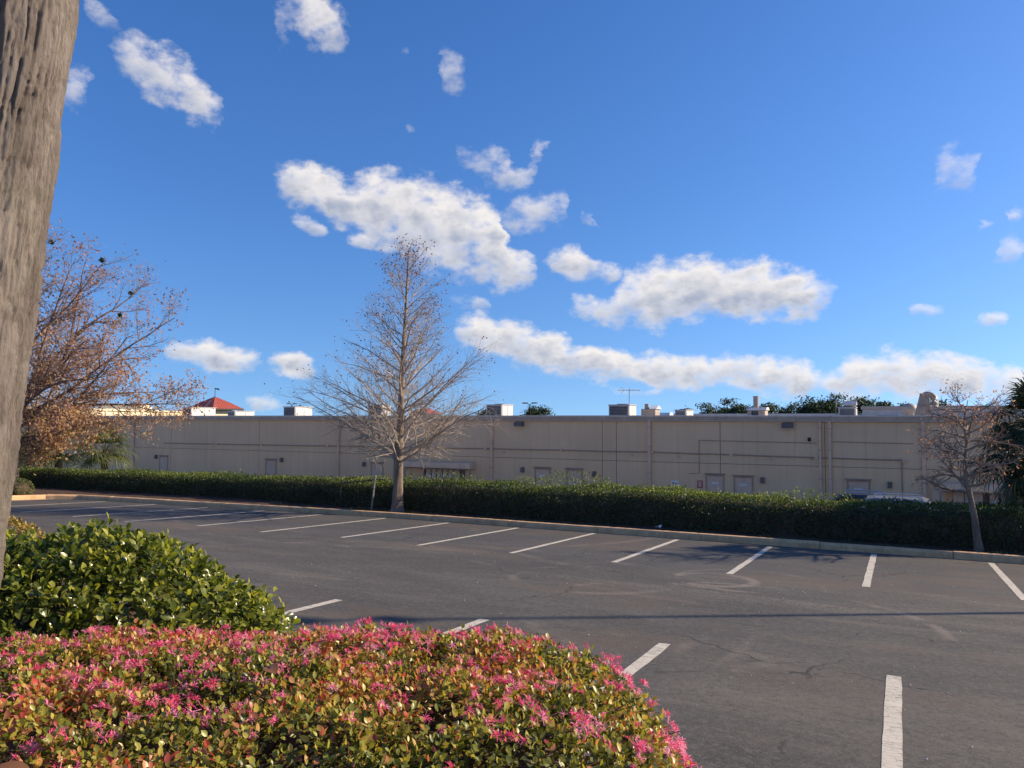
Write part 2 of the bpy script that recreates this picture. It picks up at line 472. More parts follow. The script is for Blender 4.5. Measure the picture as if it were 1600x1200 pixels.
    vo = m.n('ShaderNodeTexVoronoi', feature='DISTANCE_TO_EDGE'); vo.inputs['Scale'].default_value = .30; m.l(wob.outputs[0], vo.inputs['Vector'])
    ck = m.math('SUBTRACT', 1.0, m.step(vo.outputs['Distance'], .0015, .0050)); ck = m.math('MULTIPLY', ck, m.step(m.noise(.4, 3, .6, p), .46, .56))
    base = m.mix(m.math('MULTIPLY', ck, .8), base, (.020, .020, .020))
    m.col(base); m.set(.88, 0, .35)
    m.bump(m.math('ADD', m.math('MULTIPLY', fine, .7), m.math('MULTIPLY', mid, 2.0)), .55, .006)
    M['asphalt'] = m.m
    # ---- painted line
    m = NT('line_paint'); p = m.pos()
    crack = m.n('ShaderNodeTexVoronoi', feature='DISTANCE_TO_EDGE'); crack.inputs['Scale'].default_value = 9
    m.l(m.pos((1.0, 1.6, 1)), crack.inputs['Vector'])
    worn = m.step(m.noise(38, 5, .75, p), .60, .68)
    worn2 = m.step(m.noise(3.2, 4, .6, p), .60, .75)
    w = m.math('MAXIMUM', m.math('MULTIPLY', worn, .8), m.math('MULTIPLY', m.math('SUBTRACT', 1.0, m.step(crack.outputs['Distance'], .006, .022)), .75))
    w = m.math('MAXIMUM', w, m.math('MULTIPLY', m.math('MULTIPLY', worn2, m.step(m.noise(60, 3, .8, p), .42, .55)), .85))
    c = m.mix(m.noise(2.2, 4, .6, p), (.54, .485, .38), (.68, .62, .50))
    cross = m.math('SUBTRACT', 1.0, m.step(m.math('ABSOLUTE', m.math('SUBTRACT', m.noise(1.0, 3, .6, m.pos((2.2, 11, 1))), .5)), .004, .020))
    w = m.math('MAXIMUM', w, m.math('MULTIPLY', cross, .7))
    m.col(m.mix(w, c, (.12, .11, .10))); m.set(.75); m.bump(m.noise(90, 2, .7, p), .4, .004)
    M['paint'] = m.m
    M['curb'] = weathered('curb_concrete', (.66, .40, .20), .9, var=.35, scale=3, bump=.4)
    M['path'] = weathered('walk_concrete', (.36, .34, .31), .9, var=.2, scale=2, streak=False, bump=.3)
    # ---- soil
    m = NT('mulch'); p = m.pos()
    m.col(m.ramp(m.noise(14, 6, .75, p), [(.3, (.030, .016, .010)), (.55, (.085, .042, .024)), (.75, (.17, .085, .05))]))
    m.set(.95); m.bump(m.noise(40, 4, .7, p), .9, .03); M['mulch'] = m.m
    m = NT('ground_soil'); p = m.pos()
    f = m.noise(.8, 6, .65, p)
    m.col(m.ramp(f, [(.35, (.045, .050, .022)), (.55, (.07, .062, .034)), (.7, (.12, .095, .062))]))
    m.set(.95); m.bump(m.noise(30, 4, .7, p), .7, .03); M['soil'] = m.m
    # ---- building
    def wall(name, c):
        m = NT(name); p = m.pos()
        big = m.noise(.22, 4, .55, m.pos((1, 1, 1.3)))
        streak = m.noise(1.2, 5, .6, m.pos((2.4, 1, .12)))
        f = m.math('ADD', m.math('MULTIPLY', big, .6), m.math('MULTIPLY', streak, .4))
        lo = tuple(x * .90 for x in c); hi = tuple(x * 1.09 for x in c)
        base = m.ramp(f, [(.32, lo), (.68, hi)])
        drip = m.math('MULTIPLY', m.step(m.noise(1.9, 5, .65, m.pos((2.2, 1, .07))), .56, .72), .36)
        base = m.mix(drip, base, tuple(x * .62 for x in c))
        # patches of newer paint
        br = m.n('ShaderNodeTexWhiteNoise', noise_dimensions='2D')
        fl = m.n('ShaderNodeVectorMath', operation='FLOOR'); m.l(m.pos((.23, 0, .55)), fl.inputs[0])
        sw = m.n('ShaderNodeSeparateXYZ'); m.l(fl.outputs[0], sw.inputs[0])
        cbn = m.n('ShaderNodeCombineXYZ'); m.l(sw.outputs[0], cbn.inputs[0]); m.l(sw.outputs[2], cbn.inputs[1]); m.l(cbn.outputs[0], br.inputs['Vector'])
        base = m.mix(m.math('MULTIPLY', m.step(br.outputs['Value'], .78, .80), .05), base, tuple(min(1, x * 1.35) for x in c))
        m.col(base); m.set(.85, 0, .3); m.bump(m.noise(35, 4, .7, p), .25, .006)
        return m.m
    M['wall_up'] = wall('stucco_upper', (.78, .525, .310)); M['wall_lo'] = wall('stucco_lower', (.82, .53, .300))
    M['trim'] = weathered('painted_trim', (.74, .50, .33), .7, var=.18)
    M['door'] = weathered('door_paint', (.68, .46, .31), .55, var=.15)
    M['frame_dark'] = weathered('door_frame_paint', (.40, .27, .19), .6, var=.2)
    M['frame_mid'] = weathered('door_jamb_paint', (.46, .30, .20), .6, var=.2)
    M['flash'] = weathered('roof_flashing', (.52, .47, .42), .5, .3, var=.2)
    M['flash_dark'] = weathered('cornice_paint', (.48, .36, .27), .6, var=.2)
    M['roof'] = weathered('roof_membrane', (.55, .54, .52), .8, var=.15, streak=False)
    M['unit'] = weathered('galvanised_sheet', (.46, .44, .42), .55, .15, var=.2)
    M['unit_pale'] = weathered('pale_sheet_metal', (.62, .585, .54), .6, 0, var=.18)
    M['grille'] = weathered('coil_grille', (.06, .065, .075), .6, .3, var=.3)
    M['steel'] = weathered('weathered_steel', (.30, .30, .30), .5, .6, var=.25)
    M['dark_metal'] = weathered('dark_bronze_metal', (.045, .04, .038), .5, .4, var=.3)
    M['lamp_case'] = weathered('lamp_case_paint', (.15, .12, .11), .5, .2, var=.3)
    M['duct'] = weathered('beige_duct', (.40, .33, .26), .6, 0, var=.2)
    M['cream'] = weathered('cream_stucco', (.72, .63, .45), .85, var=.1)
    M['red_roof'] = weathered('red_roof_sheet', (.36, .08, .05), .55, 0, var=.25)
    M['white'] = weathered('white_sheet', (.78, .77, .74), .6, var=.08)
    M['sign_red'] = weathered('red_sign_face', (.50, .05, .04), .5, var=.1)
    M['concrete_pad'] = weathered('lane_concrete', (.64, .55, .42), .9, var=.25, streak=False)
    M['galv_pipe'] = weathered('galvanised_pipe', (.24, .235, .20), .6, .2, var=.25)
    M['paper'] = weathered('white_paper', (.80, .80, .78), .8, var=.05, streak=False, bump=0)
    # ---- bark
    m = NT('furrowed_bark'); p = m.pos()
    a = m.noise(5, 6, .65, m.pos((1, 1, .3)))
    base = m.ramp(a, [(.30, (.12, .101, .086)), (.52, (.235, .20, .173)), (.72, (.37, .325, .282))])
    lich = m.math('MULTIPLY', m.step(m.noise(1.7, 5, .65, p), .50, .66), m.step(m.noise(22, 4, .7, p), .40, .62))
    base = m.mix(m.math('MULTIPLY', lich, .45), base, (.24, .235, .165))
    pale = m.step(m.noise(8, 5, .7, p), .62, .72)
    base = m.mix(m.math('MULTIPLY', pale, .5), base, (.42, .38, .33))
    m.col(base); m.set(.92, 0, .25); m.bump(m.noise(95, 6, .8, m.pos((1, 1, .28))), 1.0, .016); M['bark'] = m.m
    def bark(name, lo, hi):
        m = NT(name)
        m.col(m.ramp(m.noise(7, 5, .7, m.pos((1, 1, .25))), [(.32, lo), (.68, hi)])); m.set(.9, 0, .25)
        m.bump(m.noise(30, 4, .7, m.pos((1, 1, .25))), .7, .02); return m.m
    M['bark_cyp'] = bark('cypress_bark', (.13, .095, .07), (.33, .26, .20))
    M['twig_cyp'] = bark('cypress_twig', (.29, .235, .19), (.54, .455, .37))
    M['bark_dark'] = bark('dark_bark', (.11, .085, .068), (.27, .215, .17))
    M['twig_red'] = bark('russet_twig', (.17, .115, .09), (.34, .25, .19))
    M['twig_mid'] = bark('grey_brown_twig', (.19, .14, .11), (.36, .285, .225))
    M['palm_bark'] = bark('palm_trunk', (.07, .055, .04), (.19, .155, .115))
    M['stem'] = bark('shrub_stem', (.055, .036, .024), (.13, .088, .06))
    # ---- leaves
    M['leaf_green'] = leaf_mat('glossy_green_leaf', [(0, (.032, .050, .012)), (.36, (.090, .118, .024)), (.66, (.21, .235, .040)), (.86, (.37, .37, .06)), (1, (.50, .46, .11))], .24, .45)
    M['leaf_lor'] = leaf_mat('fringe_shrub_leaf', [(0, (.060, .080, .016)), (.25, (.16, .18, .030)), (.45, (.34, .34, .05)), (.58, (.52, .45, .08)), (.68, (.58, .31, .10)), (.80, (.52, .18, .10)), (.92, (.42, .08, .06)), (1, (.60, .08, .05))], .36, .42, (1.2, 1.05, .6))
    M['petal'] = leaf_mat('pink_petal', [(0, (.84, .09, .21)), (.5, (.92, .20, .36)), (1, (.96, .44, .58))], .6, .35, (1.05, .9, .95), .3)
    M['leaf_hedge'] = leaf_mat('hedge_leaf', [(0, (.048, .072, .028)), (.55, (.085, .118, .034)), (.85, (.15, .185, .036)), (1, (.30, .33, .06))], .5, .38)
    M['leaf_rust'] = leaf_mat('russet_leaf', [(0, (.26, .155, .125)), (.35, (.40, .245, .19)), (.6, (.50, .31, .21)), (.8, (.54, .36, .17)), (1, (.46, .36, .13))], .7, .42, (1.2, .95, .7), .2)
    M['leaf_palm'] = leaf_mat('palm_leaflet', [(0, (.045, .065, .020)), (.5, (.095, .120, .034)), (1, (.19, .19, .065))], .5, .25)
    M['leaf_palm_dark'] = leaf_mat('dark_palm_leaflet', [(0, (.018, .034, .016)), (.5, (.040, .062, .026)), (1, (.11, .10, .04))], .5, .2)
    M['leaf_far'] = leaf_mat('far_tree_leaf', [(0, (.028, .048, .022)), (.5, (.052, .078, .032)), (1, (.09, .115, .045))], .7, .2)
    M['leaf_gold'] = leaf_mat('golden_leaf', [(0, (.16, .12, .03)), (.5, (.34, .24, .05)), (1, (.45, .30, .06))], .5, .3)
    M['leaf_sage'] = leaf_mat('clipped_shrub_leaf', [(0, (.06, .08, .025)), (.5, (.12, .14, .045)), (1, (.20, .20, .07))], .6, .2)
    M['grass'] = leaf_mat('grass_blade', [(0, (.03, .05, .014)), (.6, (.07, .09, .025)), (1, (.17, .14, .06))], .6, .2)
    M['dead_leaf'] = leaf_mat('dead_leaf', [(0, (.20, .085, .035)), (1, (.36, .17, .075))], .6, .25, (1.1, .9, .6))
    # ---- car
    def paint(name, c):
        m = NT(name); m.col(c); m.set(.28, .3, .5); m.b.inputs['Coat Weight'].default_value = .8; m.b.inputs['Coat Roughness'].default_value = .06
        return m.m
    M['car_dark'] = paint('dark_car_paint', (.020, .023, .032)); M['car_white'] = paint('white_car_paint', (.40, .41, .42))
    m = NT('window_glass'); m.col((.012, .014, .016)); m.set(.06, 0, .6); M['glass'] = m.m
    m = NT('tyre_rubber'); m.col((.018, .018, .018)); m.set(.85); M['rubber'] = m.m
    m = NT('chrome'); m.col((.6, .6, .6)); m.set(.2, 1.); M['chrome'] = m.m
    m = NT('lamp_lens'); m.col((.55, .55, .52)); m.set(.1, 0, .6); M['lens'] = m.m
    m = NT('tail_lamp'); m.col((.35, .01, .01)); m.set(.15); M['tail'] = m.m


make_materials()

# ------------------------------------------------------------------ ground
def lot_z(y): return -.0533 * y
LANE = -3.02            # level of the service lane behind the hedge

def ground():
    ys = [-120, -8, -3, 1.2, 2.9, 3.3, 3.8, 10, 21.0, 21.80, 21.84, 22.5, 25.2, 29.5, 32, 60, 200, 4000]
    def gz(y):
        if y < 3: return .70
        if y < 3.9: return .70 + (lot_z(3.8) - .04 - .70) * (y - 2.9) / .9
        if y <= 21.81: return lot_z(y) - .05
        if y <= 25.3: return lot_z(22) + .09
        if y < 29.4: return LANE
        return LANE
    xs = [-3000, -200, -60, -31, 0, 30, 60, 200, 3000]
    V = [(x, y, gz(y)) for y in ys for x in xs]; n = len(xs)
    F = [(j * n + i, j * n + i + 1, (j + 1) * n + i + 1, (j + 1) * n + i) for j in range(len(ys) - 1) for i in range(n - 1)]
    MB().raw(V, F).build('ground', M['soil'], kind='structure')
    # front walk where the viewer stands
    MB().bbox(-30, 30, -6, .55, .60, .74, .02).build('front_walk', M['path'], kind='structure')
    # raised bed in front of the walk
    b = MB(); xs = np.linspace(-14, 14, 80); yy = np.linspace(.57, 3.55, 16)
    P = np.array([(x, y, .72 if y < 2.2 else .72 - (y - 2.2) * .6) for y in yy for x in xs])
    P[:, 2] += (fbm(P * 2.2, 3, 5) - .45) * .10
    n = len(xs)
    b.raw(P, [(j * n + i, j * n + i + 1, (j + 1) * n + i + 1, (j + 1) * n + i) for j in range(len(yy) - 1) for i in range(n - 1)])
    b.build('planting_bed', M['mulch'], kind='structure', smooth=True)
    # service lane
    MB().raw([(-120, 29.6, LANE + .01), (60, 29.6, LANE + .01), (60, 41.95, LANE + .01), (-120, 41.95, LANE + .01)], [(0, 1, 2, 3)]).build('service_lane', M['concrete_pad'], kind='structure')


CURB = [(40, 21.75), (2, 21.66), (-7, 21.62), (-15.6, 21.5), (-20, 21.05), (-24, 20.5), (-28, 20.0), (-30, 19.65), (-31.0, 18.9), (-31.35, 17.0), (-31.4, 4.0)]
def curb_y(x):
    c = sorted(CURB[:8]); return float(np.interp(x, [p[0] for p in c], [p[1] for p in c]))

def lot():
    # ragged sheet following the curb
    xs = np.concatenate([np.linspace(-31.2, -29, 6), np.linspace(-28.5, 40, 100)])
    V = []; rows = 24
    for x in xs:
        y1 = curb_y(x) + .03 if x > -30 else np.interp(x, [-31.2, -31, -30], [17, 18.9, 19.65])
        for t in np.linspace(0, 1, rows):
            y = 3.75 + (y1 - 3.75) * t; V.append((x, y, lot_z(y)))
    n = rows
    F = [(i * n + j, (i + 1) * n + j, (i + 1) * n + j + 1, i * n + j + 1) for i in range(len(xs) - 1) for j in range(n - 1)]
    o = MB().raw(V, F).build('parking_lot', M['asphalt'], kind='structure')
    def stripe(x, y0, y1, w=.135):
        k = 24; ys = np.linspace(y0, y1, k); V = []
        for y in ys:
            e0 = (fbm(np.array([[x * 9, y * 6, 0.]]), 3, 3)[0] - .45) * .030; e1 = (fbm(np.array([[x * 9, y * 6, 9.]]), 3, 8)[0] - .45) * .030
            V += [(x - w / 2 + e0, y, lot_z(y) + .004), (x + w / 2 + e1, y, lot_z(y) + .004)]
        V[0] = (V[0][0], y0 + random.uniform(-.03, .03), V[0][2])
        MB().raw(V, [(2 * i, 2 * i + 1, 2 * i + 3, 2 * i + 2) for i in range(k - 1)]).build('parking_stripe', M['paint'], o)
    for i in range(-6, 14):
        x = 1.94 - 2.51 * i
        far = min(21.35, curb_y(x) - .25)
        if x < -13: far = min(far, curb_y(x) - .30)
        stripe(x, (15.85 if x > -14 else 15.5 if x > -20 else 15.0 if x > -27 else 15.6) + random.uniform(-.1, .1), far + random.uniform(-.05, .05))
    for i in range(-6, 8):
        stripe(-.08 - 2.57 * i, 4.05, 9.43 + random.uniform(-.05, .05), .15)
    # curb: each cast stone on its own
    root = thing('curb', 'tan concrete curb edging the far side of the parking lot', 'curb', (0, 21.6, lot_z(21.6)))
    path = np.array([(x, y) for x, y in CURB]); seg = np.linalg.norm(np.diff(path, axis=0), axis=1); cum = np.concatenate([[0], np.cumsum(seg)])
    L = cum[-1]; s = 0.
    def at(t): return np.array([np.interp(t, cum, path[:, 0]), np.interp(t, cum, path[:, 1])])
    prof = [(-.03, -.05), (.0, .12), (.05, .165), (.19, .17), (.20, -.05)]
    while s < L - .3:
        e = min(L, s + random.uniform(2.85, 3.15)); k = 6 if s > 50 else 4
        b = MB(); V = []
        tilt = random.uniform(-.008, .008)
        for t in np.linspace(s + .008, e - .008, k):
            p = at(t); q = at(min(L, t + .05)) - at(max(0, t - .05)); q /= np.linalg.norm(q); nrm = np.array([q[1], -q[0]])
            for (a, h) in prof:
                pp = p + nrm * (-a)
                pp = p - nrm * a if False else p + np.array([q[1], -q[0]]) * a
                V.append((pp[0], pp[1], lot_z(p[1]) + h + tilt))
        m = len(prof); F = [(i * m + j, i * m + j + 1, (i + 1) * m + j + 1, (i + 1) * m + j) for i in range(k - 1) for j in range(m - 1)]
        b.raw(V, F); nn = len(V)
        b.F.setdefault(5, []).append(np.array([[4, 3, 2, 1, 0], [nn - 5, nn - 4, nn - 3, nn - 2, nn - 1]]))
        b.build('curb_stone', M['curb'], root); s = e
    # strip of mulch and bare soil behind the curb
    b = MB(); V = []; xs = np.linspace(-33, 40, 200)
    for x in xs:
        y0 = curb_y(max(x, -29.5)) + .16 - (max(0, -29.5 - x) * .3)
        for t in np.linspace(0, 1, 7):
            y = y0 + (25.0 - y0) * t
            V.append((x, y, lot_z(22) + .105 + (fbm(np.array([[x * 2.5, y * 2.5, 0]]), 3, 2)[0] - .45) * .10 + (.06 if y0 < 21 else 0)))
    b.raw(V, [(i * 7 + j, (i + 1) * 7 + j, (i + 1) * 7 + j + 1, i * 7 + j + 1) for i in range(199) for j in range(6)])
    b.build('hedge_bed', M['mulch'], kind='structure', smooth=True)
    b = MB(); V = []; xs = np.linspace(-70, -31.5, 40); ys = np.linspace(3.8, 24, 30)
    for y in ys:
        for x in xs:
            V.append((x, y, lot_z(y) + .115 + (fbm(np.array([[x, y, 0]]), 3, 4)[0] - .45) * .10))
    b.raw(V, [(j * 40 + i, j * 40 + i + 1, (j + 1) * 40 + i + 1, (j + 1) * 40 + i) for j in range(29) for i in range(39)])
    b.build('side_bed', M['mulch'], kind='structure', smooth=True)


ground(); lot()

# ------------------------------------------------------------------ the long building
WY = 42.0               # its rear wall
def building():
    t = thing('store_building', 'long low beige stucco building with service doors behind the hedge', 'building', (-22, WY, LANE))
    B = lambda: MB()
    # body behind the panels
    B().box(-84, 22, WY + .10, 82, LANE, 2.06).build('wall_core', M['trim'], t)
    joints = [-84, -76, -68, -60.5, -56.67, -52.2, -42.6, -35.0, -28.9, -22.85, -15.4, -14.55, -12.64, -8.6, -3.3, 1.15, 8.2, 15, 22]
    for x0, x1 in zip(joints[:-1], joints[1:]):
        pr = random.uniform(0, .012)
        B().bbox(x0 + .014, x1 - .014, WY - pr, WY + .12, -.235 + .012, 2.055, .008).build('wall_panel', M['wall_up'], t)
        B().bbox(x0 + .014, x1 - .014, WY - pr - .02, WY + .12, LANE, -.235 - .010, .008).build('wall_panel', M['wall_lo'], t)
    # cornice in lengths
    x = -84.
    while x < 22:
        e = min(22, x + 6.1)
        B().prism([(WY - .16, 2.07), (WY + .30, 2.07), (WY + .30, 2.30), (WY - .12, 2.30), (WY - .12, 2.16), (WY - .16, 2.16)], x + .004, e - .004).build('cornice_board', M['flash_dark'], t)
        B().prism([(WY - .17, 2.302), (WY + .34, 2.302), (WY + .34, 2.395), (WY - .15, 2.40), (WY - .175, 2.39)], x + .004, e - .004).build('coping', M['flash'], t); x = e
    B().box(-84, 22, WY + .36, 82, 2.062, 2.12).build('roof', M['roof'], t)
    # downspouts
    for x, w in ((-56.67, .10), (-35.0, .13), (-22.75, .15), (-12.55, .17), (-3.52, .11), (-3.06, .14), (1.15, .16), (8.2, .14)):
        d = B().bbox(x - w / 2, x + w / 2, WY - .16, WY - .03, LANE + .1, 2.075, .012).build('downspout', M['trim'], t)
        for z in (-2.2, -.9, .6, 1.7):
            B().box(x - w / 2 - .03, x + w / 2 + .03, WY - .168, WY - .02, z, z + .05).build('strap', M['flash_dark'], d)
    # long conduit and a ledge below it
    cx = [-53.0, -47, -42.3, -36, -29, -23.2, -18, -12.4, -8, -3.7, .3]; cz = [.18, .19, .21, .24, .27, .30, .31, .31, .27, .22, .19]
    for i in range(len(cx) - 1):
        p = [(cx[i], WY - .055, cz[i]), ((cx[i] + cx[i + 1]) / 2, WY - .05, (cz[i] + cz[i + 1]) / 2 - .015), (cx[i + 1], WY - .055, cz[i + 1])]
        B().tube(p, .032, 8).build('conduit', M['frame_dark'], t)
        B().bbox(cx[i + 1] - .09, cx[i + 1] + .09, WY - .13, WY - .01, cz[i + 1] - .07, cz[i + 1] + .07, .01).build('junction_box', M['trim'], t)
    B().tube([(-9.75, WY - .05, 1.02), (-3.7, WY - .05, .96)], .018, 6).build('conduit', M['frame_dark'], t)
    B().tube([(-9.75, WY - .05, 1.02), (-9.75, WY - .05, -.8), (-10.3, WY - .05, -.82)], .018, 6).build('conduit', M['frame_dark'], t)
    B().tube([(-3.0, WY - .05, 1.05), (.7, WY - .05, 1.0)], .018, 6).build('conduit', M['frame_dark'], t)
    B().tube([(.2, WY - .05, .19), (.2, WY - .05, -2.9)], .03, 6).build('conduit', M['frame_dark'], t)
    # doors: leaf, frame, drip cap, handle, number plate
    for x0, x1, zt, num in ((-53.5, -52.5, -.88, 0), (-41.9, -40.85, -.86, 0), (-32.2, -31.15, -.83, 0), (-19.77, -18.72, -.80, 1), (-17.7, -16.65, -.80, 0), (-9.4, -8.4, -.83, 1), (-7.9, -6.88, -.87, 1), (-2.3, -1.22, -.86, 1)):
        d = B().bbox(x0 + .07, x1 - .07, WY - .045, WY + .02, LANE + .02, zt - .09, .008).build('door', M['door'], t)
        B().bbox(x0, x0 + .065, WY - .07, WY + .02, LANE + .02, zt, .006).bbox(x1 - .065, x1, WY - .07, WY + .02, LANE + .02, zt, .006).bbox(x0 + .066, x1 - .066, WY - .068, WY + .02, zt - .085, zt, .006).build('frame', M['frame_mid'], d)
        B().prism([(WY - .16, zt + .01), (WY - .0, zt + .01), (WY - .0, zt + .07), (WY - .15, zt + .035)], x0 - .07, x1 + .07).build('drip_cap', M['frame_dark'], d)
        B().cyl((x1 - .17, WY - .05, LANE + 1.02), (x1 - .17, WY - .12, LANE + 1.02), .03, k=10).bbox(x1 - .25, x1 - .14, WY - .13, WY - .10, LANE + 1.0, LANE + 1.04, .005).build('handle', M['steel'], d)
        if num:
            c = (x0 + x1) / 2
            n = B()
            for k in range(4):
                n.box(c - .17 + k * .095, c - .115 + k * .095, WY - .049, WY - .04, zt - .52, zt - .40)
            n.build('number_plate', M['white'], d)
    # little wall lamps beside the doors and flood lamps under the cornice
    for x, z in ((-53.9, -.95), (-40.3, -.85), (-32.75, -.95), (-29.7, -.75), (-20.6, -.95), (-15.9, -1.05), (-6.4, -1.05), (-.35, -1.05)):
        l = B().prism([(WY - .02, z - .16), (WY - .20, z - .12), (WY - .16, z + .13), (WY - .02, z + .16)], x - .10, x + .10).build('wall_lamp', M['lamp_case'], t)
        B().bbox(x - .09, x + .09, WY - .17, WY - .06, z - .185, z - .15, .01).build('lens', M['lens'], l)
    for x in (-20.8, -5.1):
        l = B().prism([(WY - .02, 1.72), (WY - .34, 1.74), (WY - .30, 1.98), (WY - .02, 2.0)], x - .27, x + .27).build('flood_lamp', M['lamp_case'], t)
        B().bbox(x - .22, x + .22, WY - .31, WY - .1, 1.695, 1.73, .01).build('lens', M['lens'], l)
    for x in (-34, -30.8, -21.9, -14.5 + .9, -10.9, -6.0, -4.0, .15):
        B().cyl((x, WY - .02, .12), (x, WY - .16, .07), .06, .045, 10).build('vent_pipe', M['trim'], t)
    # small security camera
    B().cyl((-4.05, WY - .02, 1.15), (-4.05, WY - .25, 1.1), .05, k=10).bbox(-4.13, -3.97, WY - .05, WY - .0, 1.05, 1.25, .01).build('camera_housing', M['dark_metal'], t)
    # hood over the meters, and the meters
    def meter_bank(x0, x1, zt, xs, hood=True):
        if hood:
            h = B().prism([(WY - .0, zt - .38), (WY - .75, zt - .38), (WY - .78, zt - .30), (WY - .75, zt - .02), (WY - .0, zt + .02)], x0, x1).build('meter_hood', M['trim'], t)
            k = x0 + .1
            while k < x1 - .12:
                B().box(k, k + .05, WY - .73, WY - .1, zt - .46, zt - .383).build('soffit_slat', M['frame_dark'], h); k += .17
            for x in (x0 + .06, x1 - .06):
                B().bbox(x - .05, x + .05, WY - .74, WY - .64, LANE, zt - .39, .01).build('post', M['frame_dark'], h)
        B().bbox(min(xs) - .55, max(xs) + .55, WY - .035, WY + .01, LANE + .02, zt - .42, .006).build('recess_shade_panel', M['lamp_case'], t)  # dark panel added so the opening under the hood reads as shade
        for x in xs:
            c = B().bbox(x - .185, x + .185, WY - .20, WY - .02, zt - 1.22, zt - .50, .012).build('meter_box', M['door'], t)
            B().cyl((x, WY - .2, zt - .86), (x, WY - .30, zt - .86), .115, .105, 16).build('meter_dial', M['unit_pale'], c)
            B().box(x - .205, x - .19, WY - .21, WY - .02, zt - 1.8, zt - .45).build('riser', M['dark_metal'], c)
            B().bbox(x - .16, x + .16, WY - .14, WY - .02, zt - 1.75, zt - 1.28, .012).build('breaker_box', M['frame_dark'], c)
    meter_bank(-29.0, -23.95, -.60, [-27.4 + .43 * i for i in range(6)])
    meter_bank(1.75, 7.3, -.80, [3.0, 4.0, 4.45, 4.9, 5.35, 5.9])
    B().bbox(1.45, 2.0, WY - .25, WY - .02, -1.75, -1.15, .02).build('meter_box', M['trim'], t)
    B().bbox(2.35, 3.55, WY - .18, WY - .02, -2.4, -1.1, .02).build('service_cabinet', M['door'], t)
    B().bbox(-29.35, -29.15, WY - .14, WY - .02, -1.2, -.3, .02).build('service_cabinet', M['trim'], t)
    # raised rear part of the roof and its coping
    pb = B().box(-2.1, 24, 58, 78, 2.13, 2.80).build('roof_monitor', M['flash'], t)
    B().bbox(-2.2, 24.1, 57.9, 78.1, 2.803, 3.04, .02).build('coping', M['flash_dark'], pb)
    B().bbox(-17, -1.5, 60, 60.4, 2.13, 2.55, .02).build('parapet', M['flash'], t)
    return t


def signs():
    s = thing('red_sign', 'small red sign on the wall by the service door', 'sign', (-9.72, WY - .03, -1.6))
    MB().bbox(-9.87, -9.57, WY - .05, WY - .028, -1.60, -1.19, .006).build('sign_panel', M['sign_red'], s)
    b = MB()
    for z, w in ((-1.27, .10), (-1.33, .08), (-1.39, .11), (-1.46, .07), (-1.52, .09)):
        b.box(-9.72 - w, -9.72 + w, WY - .055, WY - .0505, z - .014, z + .014)
    b.build('printed_lines', M['white'], s)
    s = thing('white_sign', 'small white notice board on the wall left of the red sign', 'sign', (-11.1, WY - .03, -1.55))
    MB().bbox(-11.32, -10.92, WY - .05, WY - .028, -1.55, -1.25, .006).build('sign_panel', M['white'], s)
    MB().box(-11.26, -11.14, WY - .055, WY - .0505, -1.48, -1.32).box(-11.09, -10.97, WY - .055, WY - .0505, -1.44, -1.36).build('printed_mark', M['frame_dark'], s)


